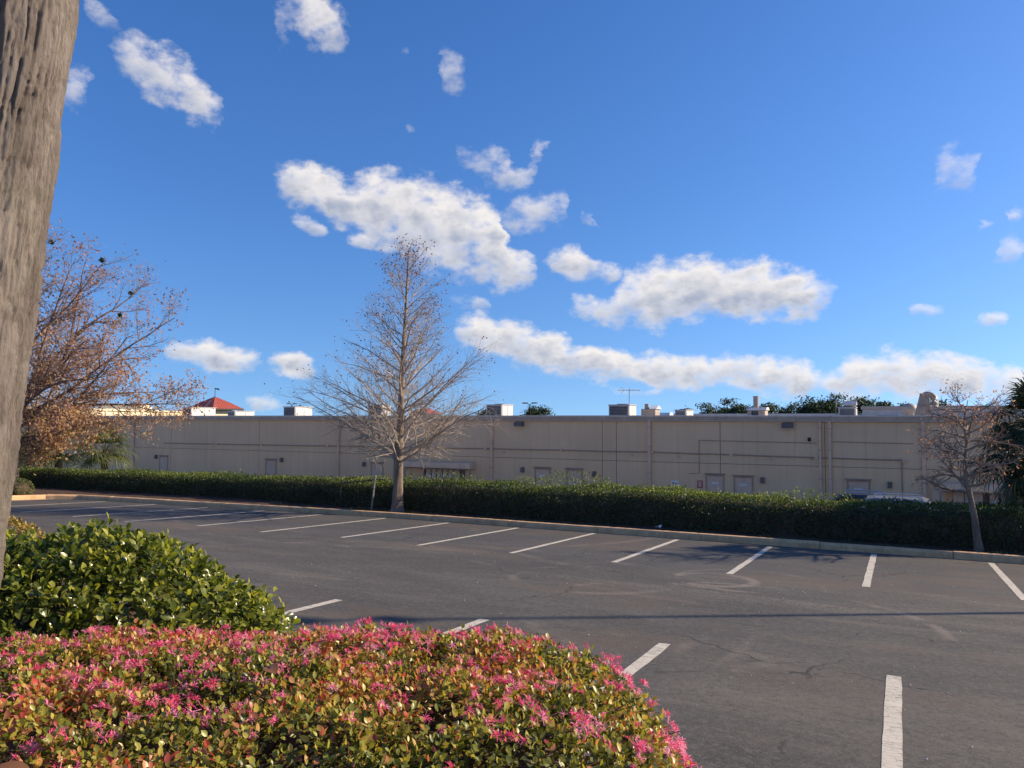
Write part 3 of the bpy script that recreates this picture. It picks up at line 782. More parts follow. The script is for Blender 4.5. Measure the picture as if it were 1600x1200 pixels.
def rooftop():
    g = 'air conditioning units along the flat roof'
    ZR = 2.12
    def unit(x0, x1, y0, zt, side, label, tall=True, wid=None):
        """packaged roof unit: cabinet with dark coil grille to the front, service side paler, sunlight put into its colour"""
        u = thing('rooftop_unit', label, 'air conditioner', ((x0 + x1) / 2, y0 + .8, ZR), g)
        d = side
        MB().bbox(x0, x1, y0, y0 + d, ZR + .12, zt - .06, .02).build('cabinet', M['unit'], u)
        MB().bbox(x0 - .05, x1 + .05, y0 - .05, y0 + d + .05, zt - .058, zt, .015).build('lid', M['unit'], u)
        MB().box(x0 - .02, x1 + .02, y0 - .02, y0 + d + .02, ZR, ZR + .118).build('base_rail', M['dark_metal'], u)
        f = MB().box(x0 + .08, x1 - .08, y0 - .02, y0 + .01, ZR + .2, zt - .12).build('coil_grille', M['grille'], u)
        n = 7; 
        for k in range(n):
            z = ZR + .24 + (zt - .40 - ZR) * k / (n - 1)
            MB().box(x0 + .08, x1 - .08, y0 - .035, y0 - .021, z, z + .018).build('louvre', M['steel'], f)
        MB().bbox(x1 + .002, x1 + .03, y0 + .1, y0 + d * .48, ZR + .2, zt - .12, .008).build('lit_access_panel', M['unit_pale'], u)  # paler sheet on the sun side: sunlight put into the panel colour
        MB().bbox(x1 + .002, x1 + .03, y0 + d * .52, y0 + d - .1, ZR + .2, zt - .12, .008).build('lit_access_panel', M['unit_pale'], u)
        cx, cy = (x0 + x1) / 2, y0 + d * .5
        MB().cyl((cx, cy, zt), (cx, cy, zt + .05), min(.36, (x1 - x0) * .4), k=20).build('fan_guard', M['dark_metal'], u)
        return u
    unit(-60.7, -59.5, 50, 3.20, 2.9, 'dark fronted roof unit nearest the cream building wall')
    unit(-54.7, -53.8, 50, 2.84, 2.4, 'low roof unit under the larger red pagoda roof')
    unit(-47.9, -46.6, 50, 3.20, 2.2, 'roof unit with dark coil in front of twin-arm lot lamp')
    unit(-38.7, -37.3, 50, 3.25, 1.2, 'roof unit seen through the bare conical tree')
    unit(-27.6, -26.3, 50, 3.24, 1.9, 'dark fronted roof unit alone beside the bare tree crown')
    unit(-17.15, -15.75, 48, 3.13, 1.6, 'tall grey roof unit beside the television antenna')
    unit(-13.2, -12.45, 50, 2.79, 2.0, 'small low grey roof unit in front of far trees')
    unit(-2.95, -2.05, 47, 2.88, 1.3, 'dark roof unit with a beige vent cap behind it')
    a = thing('roof_exhaust', 'beige exhaust box with pipes next to the antenna', 'vent', (-15.2, 50.2, ZR))
    MB().bbox(-15.6, -14.6, 50.2, 51.3, ZR, 2.85, .03).build('box', M['duct'], a)
    MB().cyl((-15.3, 50.6, 2.85), (-15.3, 50.6, 3.2), .16).build('pipe', M['duct'], a)
    MB().prism([(50.1, 2.85), (51.4, 2.85), (50.75, 3.08)], -15.0, -14.5).build('cap', M['white'], a)
    # antenna
    a = thing('television_antenna', 'thin roof antenna mast with horizontal element boom', 'antenna', (-15.45, 47.2, ZR))
    MB().cyl((-15.45, 47.2, ZR), (-15.45, 47.2, 4.16), .03, .02, 8).build('mast', M['steel'], a)
    MB().tube([(-16.2, 47.2, 4.05), (-14.7, 47.1, 4.02)], .02, 6).build('boom', M['steel'], a)
    for k in range(9):
        x = -16.15 + k * .175; w = .62 - .05 * k
        MB().tube([(x, 47.2 - w, 4.05), (x, 47.2 + w, 4.05)], .011, 5).build('element', M['steel'], a)
    MB().tube([(-15.8, 47.2, 4.05), (-16.0, 47.2, 4.26)], .014, 5).tube([(-15.8, 47.2, 4.05), (-16.0, 47.2, 3.86)], .014, 5).build('reflector', M['steel'], a)
    # flat panels
    for k, (x, lab) in enumerate(((-15.4, 'white skylight beside the exhaust box'), (-14.5, 'white skylight beside the small low roof unit'))):
        s = thing('skylight', lab, 'skylight', (x, 52, ZR))
        MB().bbox(x - .38, x + .38, 52, 53.0, ZR, 2.42, .02).build('kerb', M['flash'], s)
        MB().prism([(51.97, 2.42), (53.03, 2.42), (52.8, 2.60), (52.2, 2.60)], x - .40, x + .40).build('dome', M['white'], s)
    # kitchen fan
    a = thing('exhaust_fan', 'beige square hood with upright round stack on roof', 'vent', (-7.7, 48.6, ZR))
    MB().bbox(-8.2, -7.15, 48.2, 49.4, ZR, 2.72, .03).build('kerb', M['duct'], a)
    MB().prism([(48.1, 2.72), (49.5, 2.72), (49.2, 2.90), (48.4, 2.90)], -8.28, -7.07).build('skirt', M['unit_pale'], a)
    MB().box(-7.95, -7.55, 48.17, 48.199, 2.36, 2.66).build('louvre', M['grille'], a)
    MB().cyl((-7.75, 48.7, 2.90), (-7.75, 48.7, 3.58), .17, .17, 18).cyl((-7.75, 48.7, 3.55), (-7.75, 48.7, 3.60), .19, .19, 18).build('stack', M['duct'], a)
    a = thing('roof_vent', 'beige box vent with slanting top above the dark roof unit', 'vent', (-2.45, 49.5, ZR))
    MB().bbox(-2.8, -2.15, 49.5, 50.2, ZR, 3.02, .02).build('box', M['duct'], a)
    MB().prism([(49.4, 3.02), (50.3, 3.02), (50.2, 3.10), (49.5, 3.26)], -2.85, -2.1).build('cap', M['unit_pale'], a)
    a = thing('vent_mast', 'thin upright pipe beside the dark roof unit', 'pipe', (-3.1, 47.4, ZR))
    MB().cyl((-3.1, 47.4, ZR), (-3.1, 47.4, 3.25), .03, .03, 8).cyl((-3.1, 47.4, 3.25), (-3.1, 47.4, 3.32), .05, .05, 8).build('pipe', M['galv_pipe'], a)
    # big goose neck duct at the wall head
    a = thing('gooseneck_duct', 'tall slanting beige duct with round gooseneck hood above the cornice', 'duct', (1.1, 42.9, 2.40))
    MB().prism([(.82, 2.41), (1.55, 2.41), (1.45, 3.46), (1.08, 3.46)], 42.9, 43.5, axis=1).build('riser', M['duct'], a)
    pts = [(1.42 + .32 * math.sin(q), 43.2, 3.10 + .34 * math.cos(q)) for q in np.linspace(-.5, 2.2, 10)]
    MB().tube(pts, [.16] * 8 + [.19, .21], 14, True).build('gooseneck', M['duct'], a, True)
    MB().bbox(1.06, 1.50, 42.87, 43.53, 3.462, 3.50, .01).build('cap', M['unit_pale'], a)
    a = thing('roof_turbine', 'squat beige rounded ventilator behind the slanting duct', 'vent', (.7, 51.5, ZR))
    prof = [(.26, ZR), (.26, 2.55), (.40, 2.62), (.44, 2.8), (.38, 2.98), (.22, 3.10), (.02, 3.14)]
    MB().tube([(.7, 51.5, z) for _, z in prof], [r for r, _ in prof], 20).build('dome', M['duct'], a, True)


def far_place():
    # cream wing, its sunlit flank seen over the roof
    t = thing('cream_building', 'sunlit cream stucco building with small gable beyond the flat roof', 'building', (-125, 100, LANE))
    a = np.array([-92., 58.]); b = np.array([-146., 122.]); d = (b - a) / np.linalg.norm(b - a); n = np.array([d[1], -d[0]])
    if n[0] < 0: n = -n
    L = np.linalg.norm(b - a)
    def slab(s0, s1, dep0, dep1, z0, z1, name, mat, par):
        V = []
        for z in (z0, z1):
            for s, q in ((s0, dep0), (s1, dep0), (s1, dep1), (s0, dep1)):
                p = a + d * s - n * q; V.append((p[0], p[1], z))
        MB().raw(V, [(0, 1, 2, 3), (4, 5, 6, 7), (0, 1, 5, 4), (1, 2, 6, 5), (2, 3, 7, 6), (3, 0, 4, 7)]).build(name, mat, par)
    slab(0, L, 0, 14, LANE, 3.15, 'wall', M['cream'], t); slab(-.3, L + .3, -.3, 14.3, 3.152, 3.45, 'coping', M['cream'], t)
    for k in range(11):
        slab(4 + k * 7, 4.5 + k * 7, -.25, 0, LANE, 3.14, 'pilaster', M['cream'], t)
    slab(37, 46, -.5, 6, 3.452, 4.0, 'gable', M['cream'], t); slab(39.5, 43.5, -.5, 6, 4.002, 4.5, 'gable', M['cream'], t)
    # red pagoda roofs
    def pagoda(x, y, w, z0, z1, label, vane):
        t = thing('pagoda_tower', label, 'tower', (x, y, LANE))
        MB().box(x - w * .62, x + w * .62, y - w * .62, y + w * .62, LANE, z0).build('wall', M['cream'], t)
        MB().bbox(x - w * 1.02, x + w * 1.02, y - w * 1.02, y + w * 1.02, z0 + .002, z0 + .25, .03).build('eaves', M['dark_metal'], t)
        cs = [(-1, -1), (1, -1), (1, 1), (-1, 1)]
        for i in range(4):
            p, q = cs[i], cs[(i + 1) % 4]; ns = 9
            for k in range(ns):     # standing seam trays
                u0, u1 = k / ns, (k + 1) / ns - .012
                def P(u, v):
                    e = w * (1 - v); c = (p[0] + (q[0] - p[0]) * u, p[1] + (q[1] - p[1]) * u)
                    return (x + c[0] * e, y + c[1] * e, z0 + .26 + (z1 - z0 - .26) * v ** .9)
                V = [P(u0, 0), P(u1, 0), P(u1, .5), P(u0, .5), P(u1, .98), P(u0, .98)]
                MB().raw(V, [(0, 1, 2, 3), (3, 2, 4, 5)]).build('roof_tray', M['red_roof'], t)
        if vane:
            MB().cyl((x, y, z1 - .1), (x, y, z1 + 1.75), .07, .05, 8).build('vane_pole', M['dark_metal'], t)
            MB().prism([(x - .1, z1 + 1.55), (x + 1.2, z1 + 1.25), (x + 1.2, z1 + 1.6), (x - .1, z1 + 1.75)], y - .03, y + .03, axis=1).build('vane', M['dark_metal'], t)
    pagoda(-124, 110, 3.9, 3.6, 6.35, 'larger red pyramid roof topped by a weather vane', True)
    pagoda(-66.3, 100, 1.9, 2.5, 3.85, 'smaller red pyramid roof behind the bare tree', False)
    # twin-arm lot lamps far away
    for x, y, z, lab in ((-112.7, 120, 4.95, 'distant twin-arm lamp post over dark roof unit'), (-52.7, 110, 4.45, 'distant twin-arm lamp post right of the bare tree')):
        l = thing('lot_lamp', lab, 'lamp post', (x, y, LANE), 'distant twin-arm lamp posts')
        MB().cyl((x, y, LANE), (x, y, z - .25), .14, .10, 8).build('pole', M['dark_metal'], l)
        for s in (-1, 1):
            MB().tube([(x, y, z - .3), (x + s * .3, y, z - .12), (x + s * .55, y, z - .05)], .05, 6).build('arm', M['dark_metal'], l)
            MB().bbox(x + s * .85 - .42, x + s * .85 + .42, y - .25, y + .25, z - .08, z + .10, .03).build('lamp_head', M['dark_metal'], l)


def near_lamp():
    x, y, z = 12.55, 22.4, lot_z(22) + .1
    l = thing('lot_lamp', 'tall bronze parking lot lamp standing behind the curb', 'lamp post', (x, y, z))
    MB().cyl((x, y, z - .2), (x, y, z + .75), .30, .28, 20).build('base', M['path'], l)
    MB().cyl((x, y, z + .75), (x, y, z + 11.3), .085, .06, 10).build('pole', M['dark_metal'], l)
    for s in (-1, 1):
        MB().tube([(x, y, z + 11.1), (x + s * .35, y + s * .25, z + 11.25)], .035, 6).build('arm', M['dark_metal'], l)
        h = MB().bbox(x + s * .55 - .26, x + s * .55 + .26, y + s * .40 - .15, y + s * .40 + .15, z + 11.18, z + 11.38, .03).build('lamp_head', M['dark_metal'], l)
        MB().bbox(x + s * .55 - .20, x + s * .55 + .20, y + s * .40 - .11, y + s * .40 + .11, z + 11.15, z + 11.178, .01).build('lens', M['lens'], h)


def car(x, y, L, W, H, mat, label, rails):
    """estate car, nose to -X"""
    z = LANE + .012
    t = thing('parked_car', label, 'car', (x, y, z), 'cars in the service lane')
    k = L / 4.7; w = W / 2
    def loft(prof_list, name, mt, par, smooth=False):
        V = []; n = len(prof_list[0][1])
        for (yy, pr) in prof_list:
            V += [(x + px * k, y + yy, z + pz) for px, pz in pr]
        F = [(i * n + j, i * n + (j + 1) % n, (i + 1) * n + (j + 1) % n, (i + 1) * n + j) for i in range(len(prof_list) - 1) for j in range(n)]
        b = MB().raw(V, F)
        b.F.setdefault(n, []).append(np.array([list(range(n)), list(range(len(V) - 1, len(V) - n - 1, -1))]))
        return b.build(name, mt, par)
    hb = H * .55
    low = [(-2.33, .34), (-2.35, .62), (-2.22, hb * .86), (-1.15, hb * .98), (2.25, hb), (2.34, .62), (2.30, .34)]
    loft([(-w + .06, [(a * .985, max(.36, b * .97)) for a, b in low]), (-w, low), (w, low), (w - .06 + .12, [(a * .985, max(.36, b * .97)) for a, b in low])], 'body', mat, t)
    def cab(sc):
        return [(-1.20, hb - .01), (-.42, H - .08), (-.1, H - .02), (1.75, H - .03), (2.0, H - .10), (2.26, hb - .01)]
    loft([(-w + .05, [(-1.1, hb - .01), (-.36, H - .14), (-.05, H - .12), (1.7, H - .13), (1.9, H - .18), (2.2, hb - .01)][:6]), (-w + .2, cab(1)), (w - .2, cab(1)), (w - .05, [(-1.1, hb - .01), (-.36, H - .14), (-.05, H - .12), (1.7, H - .13), (1.9, H - .18), (2.2, hb - .01)])], 'cabin', mat, t)
    for s in (-1, 1):
        yy = y + s * (w - .045)
        for (a0, a1, b0, b1) in ((-.80, .42, -.32, .42), (.50, 1.45, .50, 1.45), (1.53, 2.05, 1.53, 1.82)):
            V = [(x + a0 * k, yy - s * .01, z + hb + .05), (x + a1 * k, yy - s * .01, z + hb + .05), (x + b1 * k, yy - s * .012, z + H - .20), (x + b0 * k, yy - s * .012, z + H - .20)]
            V += [(p[0], p[1] + s * .014, p[2]) for p in V]
            MB().raw(V, [(0, 1, 2, 3), (4, 5, 6, 7), (0, 1, 5, 4), (1, 2, 6, 5), (2, 3, 7, 6), (3, 0, 4, 7)]).build('side_window', M['glass'], t)
        for wx in (-1.48, 1.42):
            wh = MB().cyl((x + wx * k, y + s * (w - .20), z + .34), (x + wx * k, y + s * (w + .015), z + .34), .34, k=24).build('wheel', M['rubber'], t)
            MB().cyl((x + wx * k, y + s * (w + .0), z + .34), (x + wx * k, y + s * (w + .028), z + .34), .22, .19, 16).build('rim', M['chrome'], wh)
        MB().bbox(x - 2.37 * k, x - 2.20 * k, y + s * (w - .32) - .2, y + s * (w - .32) + .2, z + .66, z + .80, .02).build('headlight', M['lens'], t)
        MB().bbox(x + 2.26 * k, x + 2.37 * k, y + s * (w - .14) - .08, y + s * (w - .14) + .08, z + .7, z + 1.05, .02).build('tail_light', M['tail'], t)
        MB().bbox(x - .95 * k, x - .72 * k, y + s * (w + .1) - .09, y + s * (w + .1) + .09, z + hb + .02, z + hb + .17, .03).build('mirror', mat, t)
        if rails:
            MB().tube([(x - .15 * k, y + s * (w - .28), z + H - .03), (x - .05 * k, y + s * (w - .28), z + H + .06), (x + 1.6 * k, y + s * (w - .28), z + H + .06), (x + 1.75 * k, y + s * (w - .28), z + H - .04)], .022, 8).build('roof_rail', M['chrome'], t)
    V = [(x - 1.19 * k, y - w + .2, z + hb + .03), (x - 1.19 * k, y + w - .2, z + hb + .03), (x - .50 * k, y + w - .28, z + H - .14), (x - .50 * k, y - w + .28, z + H - .14)]
    V = [(a - .02, b, c + .02) for a, b, c in V]; V += [(a - .012, b, c + .008) for a, b, c in V]
    MB().raw(V, [(0, 1, 2, 3), (4, 5, 6, 7), (0, 1, 5, 4), (1, 2, 6, 5), (2, 3, 7, 6), (3, 0, 4, 7)]).build('windscreen', M['glass'], t)
    MB().bbox(x - 2.40 * k, x - 2.30 * k, y - w + .1, y + w - .1, z + .36, z + .56, .03).bbox(x + 2.30 * k, x + 2.40 * k, y - w + .1, y + w - .1, z + .36, z + .56, .03).build('bumper', M['rubber'], t)


def pipe_frame():
    z = lot_z(22) + .08
    t = thing('pipe_frame', 'galvanised pipe frame standing before the hedge beside the bare tree', 'pipe frame', (-17.7, 22.35, z))
    MB().tube([(-17.12, 22.35, z - .1), (-17.04, 22.36, z + .6), (-16.98, 22.38, z + 1.24)], .036, 10, True).build('post', M['galv_pipe'], t)
    MB().tube([(-18.75, 22.5, z - .1), (-18.62, 22.5, z + 1.05)], .024, 8, True).build('post', M['dark_metal'], t)
    MB().tube([(-18.64, 22.5, z + .93), (-17.0, 22.44, z + 1.13), (-16.55, 22.42, z + 1.14)], .020, 8, True).build('rail', M['dark_metal'], t)
    MB().cyl((-16.98, 22.38, z + 1.22), (-16.98, 22.38, z + 1.29), .055, .055, 10).build('cap', M['galv_pipe'], t)


building(); signs(); rooftop(); far_place(); near_lamp(); pipe_frame()
car(-2.05, 37.4, 3.9, 1.80, 1.93, M['car_dark'], 'dark estate car parked by the service door', True)
car(-.75, 34.6, 4.4, 1.85, 2.10, M['car_white'], 'pale silver people carrier parked in front of the dark one', True)

# ------------------------------------------------------------------ plants
def unit(v): return v / (np.linalg.norm(v, axis=-1, keepdims=True) + 1e-9)

def frames(dirs, nrm, scale, width=None):
    """matrices: local Y along dirs, local Z near nrm"""
    y = unit(dirs); x = unit(np.cross(y, nrm)); z = np.cross(x, y)
    sc = np.asarray(scale)[:, None]
    wd = sc if width is None else sc * np.asarray(width)[:, None]
    return np.stack([x * wd, y * sc, z * sc], -1)

def leaf_template(w=.5, fold=.12, curl=.15, seg=4, shape=1.0):
    """blade of unit length along +Y, folded at the midrib; triangles"""
    ts = np.linspace(0, 1, seg + 1)
    V = []; 
    for t in ts:
        V.append((0, t, -curl * t * t))
    left = []; right = []
    for t in ts[1:-1]:
        h = w / 2 * math.sin(math.pi * t ** shape)
        left.append(len(V)); V.append((-h, t, -curl * t * t + fold * h * 2))
        right.append(len(V)); V.append((h, t, -curl * t * t + fold * h * 2))
    F = []
    for s, flip in ((left, 0), (right, 1)):
        tri = [(0, s[0], 1)]
        for i in range(len(s) - 1):
            tri += [(i + 1, s[i], s[i + 1]), (i + 1, s[i + 1], i + 2)]
        tri.append((seg - 1, s[-1], seg))
        F += [(a, c, b) if flip else (a, b, c) for a, b, c in tri]
    return np.array(V, float), np.array(F)

LEAF_R = leaf_template(.60, .14, .16, 4, 1.25)     # rounded, glossy
LEAF_S = leaf_template(.60, .12, .14, 3, 1.0)
LEAF_D = (np.array([(0, 0, 0), (-.25, .5, .05), (.25, .5, .05), (0, 1, -.1)], float), np.array([(0, 2, 1), (1, 2, 3)]))
def flower_template(seed, n=21):
    r = np.random.default_rng(seed); b = MB()
    V = []; F = []
    for i in range(n):
        a = r.uniform(0, 2 * np.pi); el = r.uniform(-.1, 1.25); L = r.uniform(.75, 1.1); w = .052
        d = np.array([math.cos(a) * math.cos(el), math.sin(a) * math.cos(el), math.sin(el)]); s = np.array([-math.sin(a), math.cos(a), 0])
        s = unit(s + r.normal(0, .4, 3)); k0 = len(V); tw = r.normal(0, .15, 3)
        for t, ww in ((.05, .6), (.4, 1.), (.75, 1.), (1., .7)):
            p = d * t * L + tw * t * t + np.array([0, 0, -.28 * t * t * t])
            V += [p - s * w * ww, p + s * w * ww]
        for q in range(3):
            F += [(k0 + 2 * q, k0 + 2 * q + 1, k0 + 2 * q + 3), (k0 + 2 * q, k0 + 2 * q + 3, k0 + 2 * q + 2)]
    return np.array(V), np.array(F)

def to_cam(P):
    """depth and picture slope of points, to find which leaves show largest"""
    v = P - np.array([0, 0, CAM_H]); f = np.array([-math.sin(YAW), math.cos(YAW), 0]); r = np.array([math.cos(YAW), math.sin(YAW), 0])
    d = v @ f; return d, (v @ r) / d, v[:, 2] / d

def biggest(P, N, size, keep=300, facing=-.1):
    d, u, w = to_cam(P)
    v = np.array([0, 0, CAM_H]) - P
    face = (unit(v) * N).sum(1)
    score = size / np.maximum(d, .3) * (face > facing) * (np.abs(u) < .67) * (w > -.44) * (d > .5)
    idx = np.argsort(-score)[:keep]
    return idx[score[idx] > 0]

def singles(name, T, TF, Mx, P, rnd, mat, parent, nvar=10):
    """separate objects sharing a handful of meshes"""
    base = np.array(WL(parent)); vs_ = []
    for k in range(nvar):
        vs_.append(MB().raw(T, TF, (k + .5) / nvar).mesh(name))
        vs_[-1].materials.append(mat)
    from mathutils import Matrix
    for i in range(len(P)):
        o = bpy.data.objects.new(name, vs_[min(nvar - 1, int(rnd[i] * nvar))]); COL.objects.link(o); o.parent = parent
        m = Matrix(Mx[i].tolist()).to_4x4(); m.translation = Vector((P[i] - base).tolist()); o.matrix_local = m

def mound(n, c, ax, e, rot, seed, bump=.10, low=-.9, amp=1., clump=.0):
    """points and normals over a superellipsoid, uneven; c centre, ax semi axes"""
    r = np.random.default_rng(seed); out = []; tot = 0
    a = np.array(ax)
    while tot < n:
        d = unit(r.normal(0, 1, (n * 3, 3)))
        q = np.abs(d / a) ** e; rad = q.sum(1) ** (-1 / e); p = d * rad[:, None]
        nr = unit(np.sign(p) * np.abs(p / a) ** (e - 1) / a)
        wgt = rad ** 2 / np.maximum(.15, (nr * d).sum(1)); keep = (r.uniform(0, wgt.max() * .7, len(d)) < wgt) & (p[:, 2] > low * a[2])
        out.append(np.concatenate([p[keep], nr[keep]], 1)); tot += keep.sum()
    o = np.concatenate(out)[:n]; p, nr = o[:, :3], o[:, 3:]
    p = p + nr * ((fbm(p * 3.0 + 31, 3, seed) - .45) * bump * amp)[:, None]
    p = p + nr * ((fbm(p * 8.5 + 11, 2, 90) - .38) * clump)[:, None]
    cs, sn = math.cos(rot), math.sin(rot); Rm = np.array([[cs, -sn, 0], [sn, cs, 0], [0, 0, 1]])
    return p @ Rm.T + np.array(c), nr @ Rm.T

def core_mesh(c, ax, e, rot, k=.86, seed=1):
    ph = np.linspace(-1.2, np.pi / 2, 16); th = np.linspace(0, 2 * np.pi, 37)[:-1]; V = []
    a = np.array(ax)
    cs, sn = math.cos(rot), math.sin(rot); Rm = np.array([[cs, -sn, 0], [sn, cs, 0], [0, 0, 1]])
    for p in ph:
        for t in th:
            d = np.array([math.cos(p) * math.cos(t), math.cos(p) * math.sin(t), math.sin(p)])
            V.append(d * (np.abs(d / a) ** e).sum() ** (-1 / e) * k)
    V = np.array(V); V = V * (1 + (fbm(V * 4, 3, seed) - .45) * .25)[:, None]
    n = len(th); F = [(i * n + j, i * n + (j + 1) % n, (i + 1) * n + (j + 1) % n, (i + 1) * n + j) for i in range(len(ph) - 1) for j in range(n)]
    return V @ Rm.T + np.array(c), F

def shoots(P, N, per, ln, up, spread, seed, jitter=.06, r2=.5):
    """leafy shoots: around every shoot axis PER leaves stand off at an angle"""
    r = np.random.default_rng(seed); n = len(P)
    ax = unit(N + np.array([0, 0, up]) + r.normal(0, spread, (n, 3)))
    pos = []; dr = []; nm = []; tpos = []
    for k in range(per):
        t = k / max(1, per - 1)
        a = k * 2.4 + r.uniform(0, 6.28, n) * .3
        s1 = unit(np.cross(ax, np.array([.3, .5, .81]))); s2 = np.cross(ax, s1)
        side = s1 * np.cos(a)[:, None] + s2 * np.sin(a)[:, None]
        open_ = 1.25 - .80 * t + r.normal(0, .15, n)
        dr.append(unit(ax * np.cos(open_)[:, None] + side * np.sin(open_)[:, None] + r.normal(0, .12, (n, 3))))
        nm.append(unit(ax - side * .3 + r.normal(0, .25, (n, 3))))
        pos.append(P + ax * (ln * (t - .6)) + r.normal(0, jitter * .1, (n, 3)))
        tpos.append(np.full(n, t))
    return np.concatenate(pos), np.concatenate(dr), np.concatenate(nm), np.concatenate(tpos)


def rel(u, d):
    """from camera-aligned plan coordinates to the ground plan"""
    c, s = math.cos(YAW), math.sin(YAW); return (u * c - d * s, u * s + d * c)


def green_shrub():
    x, y = rel(-2.30, 4.0); c = (x, y, .55); ax = (1.20, .85, 1.16)
    t = thing('green_shrub', 'rounded glossy dark green shrub beside the big trunk', 'shrub', (x, y, .1))
    P, N = mound(4700, c, ax, 2.15, YAW, 11, .24, -.45, clump=.20)
    P2, N2 = mound(1500, c, tuple(a * .9 for a in ax), 2.15, YAW, 12, .24, -.45, clump=.20)
    P = np.concatenate([P, P2]); N = np.concatenate([N, N2])
    ln = np.random.default_rng(2).choice([.08, .10, .15], len(P), p=[.55, .33, .12])[:, None]
    pos, dr, nm, tt = shoots(P, N, 7, ln, .5, .45, 5)
    r = np.random.default_rng(4); n = len(pos)
    sz = r.uniform(.032, .072, n) * (1 - .2 * tt); rnd = np.clip(r.beta(1.7, 1.6, n) * .92 + .20 * (tt - .3) + (r.random(n) < .07) * .35, 0, .99)
    Mx = frames(dr, nm, sz, r.uniform(.8, 1.15, n))
    sel = biggest(pos, unit(pos - np.array(c)), sz, 300, .15); mask = np.ones(n, bool); mask[sel] = False
    MB().scatter(*LEAF_R, Mx[mask], pos[mask], rnd[mask]).build('foliage', M['leaf_green'], t, True, 'stuff')
    singles('leaf', *LEAF_R, Mx[sel], pos[sel], rnd[sel], M['leaf_green'], t)
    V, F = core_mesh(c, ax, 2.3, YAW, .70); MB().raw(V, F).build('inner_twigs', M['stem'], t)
    b = MB()
    for i in range(500):
        q = P[r.integers(len(P))]; s = np.array(c) * .6 + q * .4 + r.normal(0, .08, 3); b.tube([s, (s + q) / 2 + r.normal(0, .03, 3), q], [.007, .005, .003], 4)
    b.build('stems', M['stem'], t, kind='stuff')
    for k in range(7):
        a = k * .9; MB().tube([(x + .1 * math.cos(a), y + .1 * math.sin(a), -.1), (x + .3 * math.cos(a), y + .3 * math.sin(a), .5), (x + .6 * math.cos(a), y + .5 * math.sin(a), 1.1)], [.028, .02, .012], 7).build('stem', M['stem'], t)


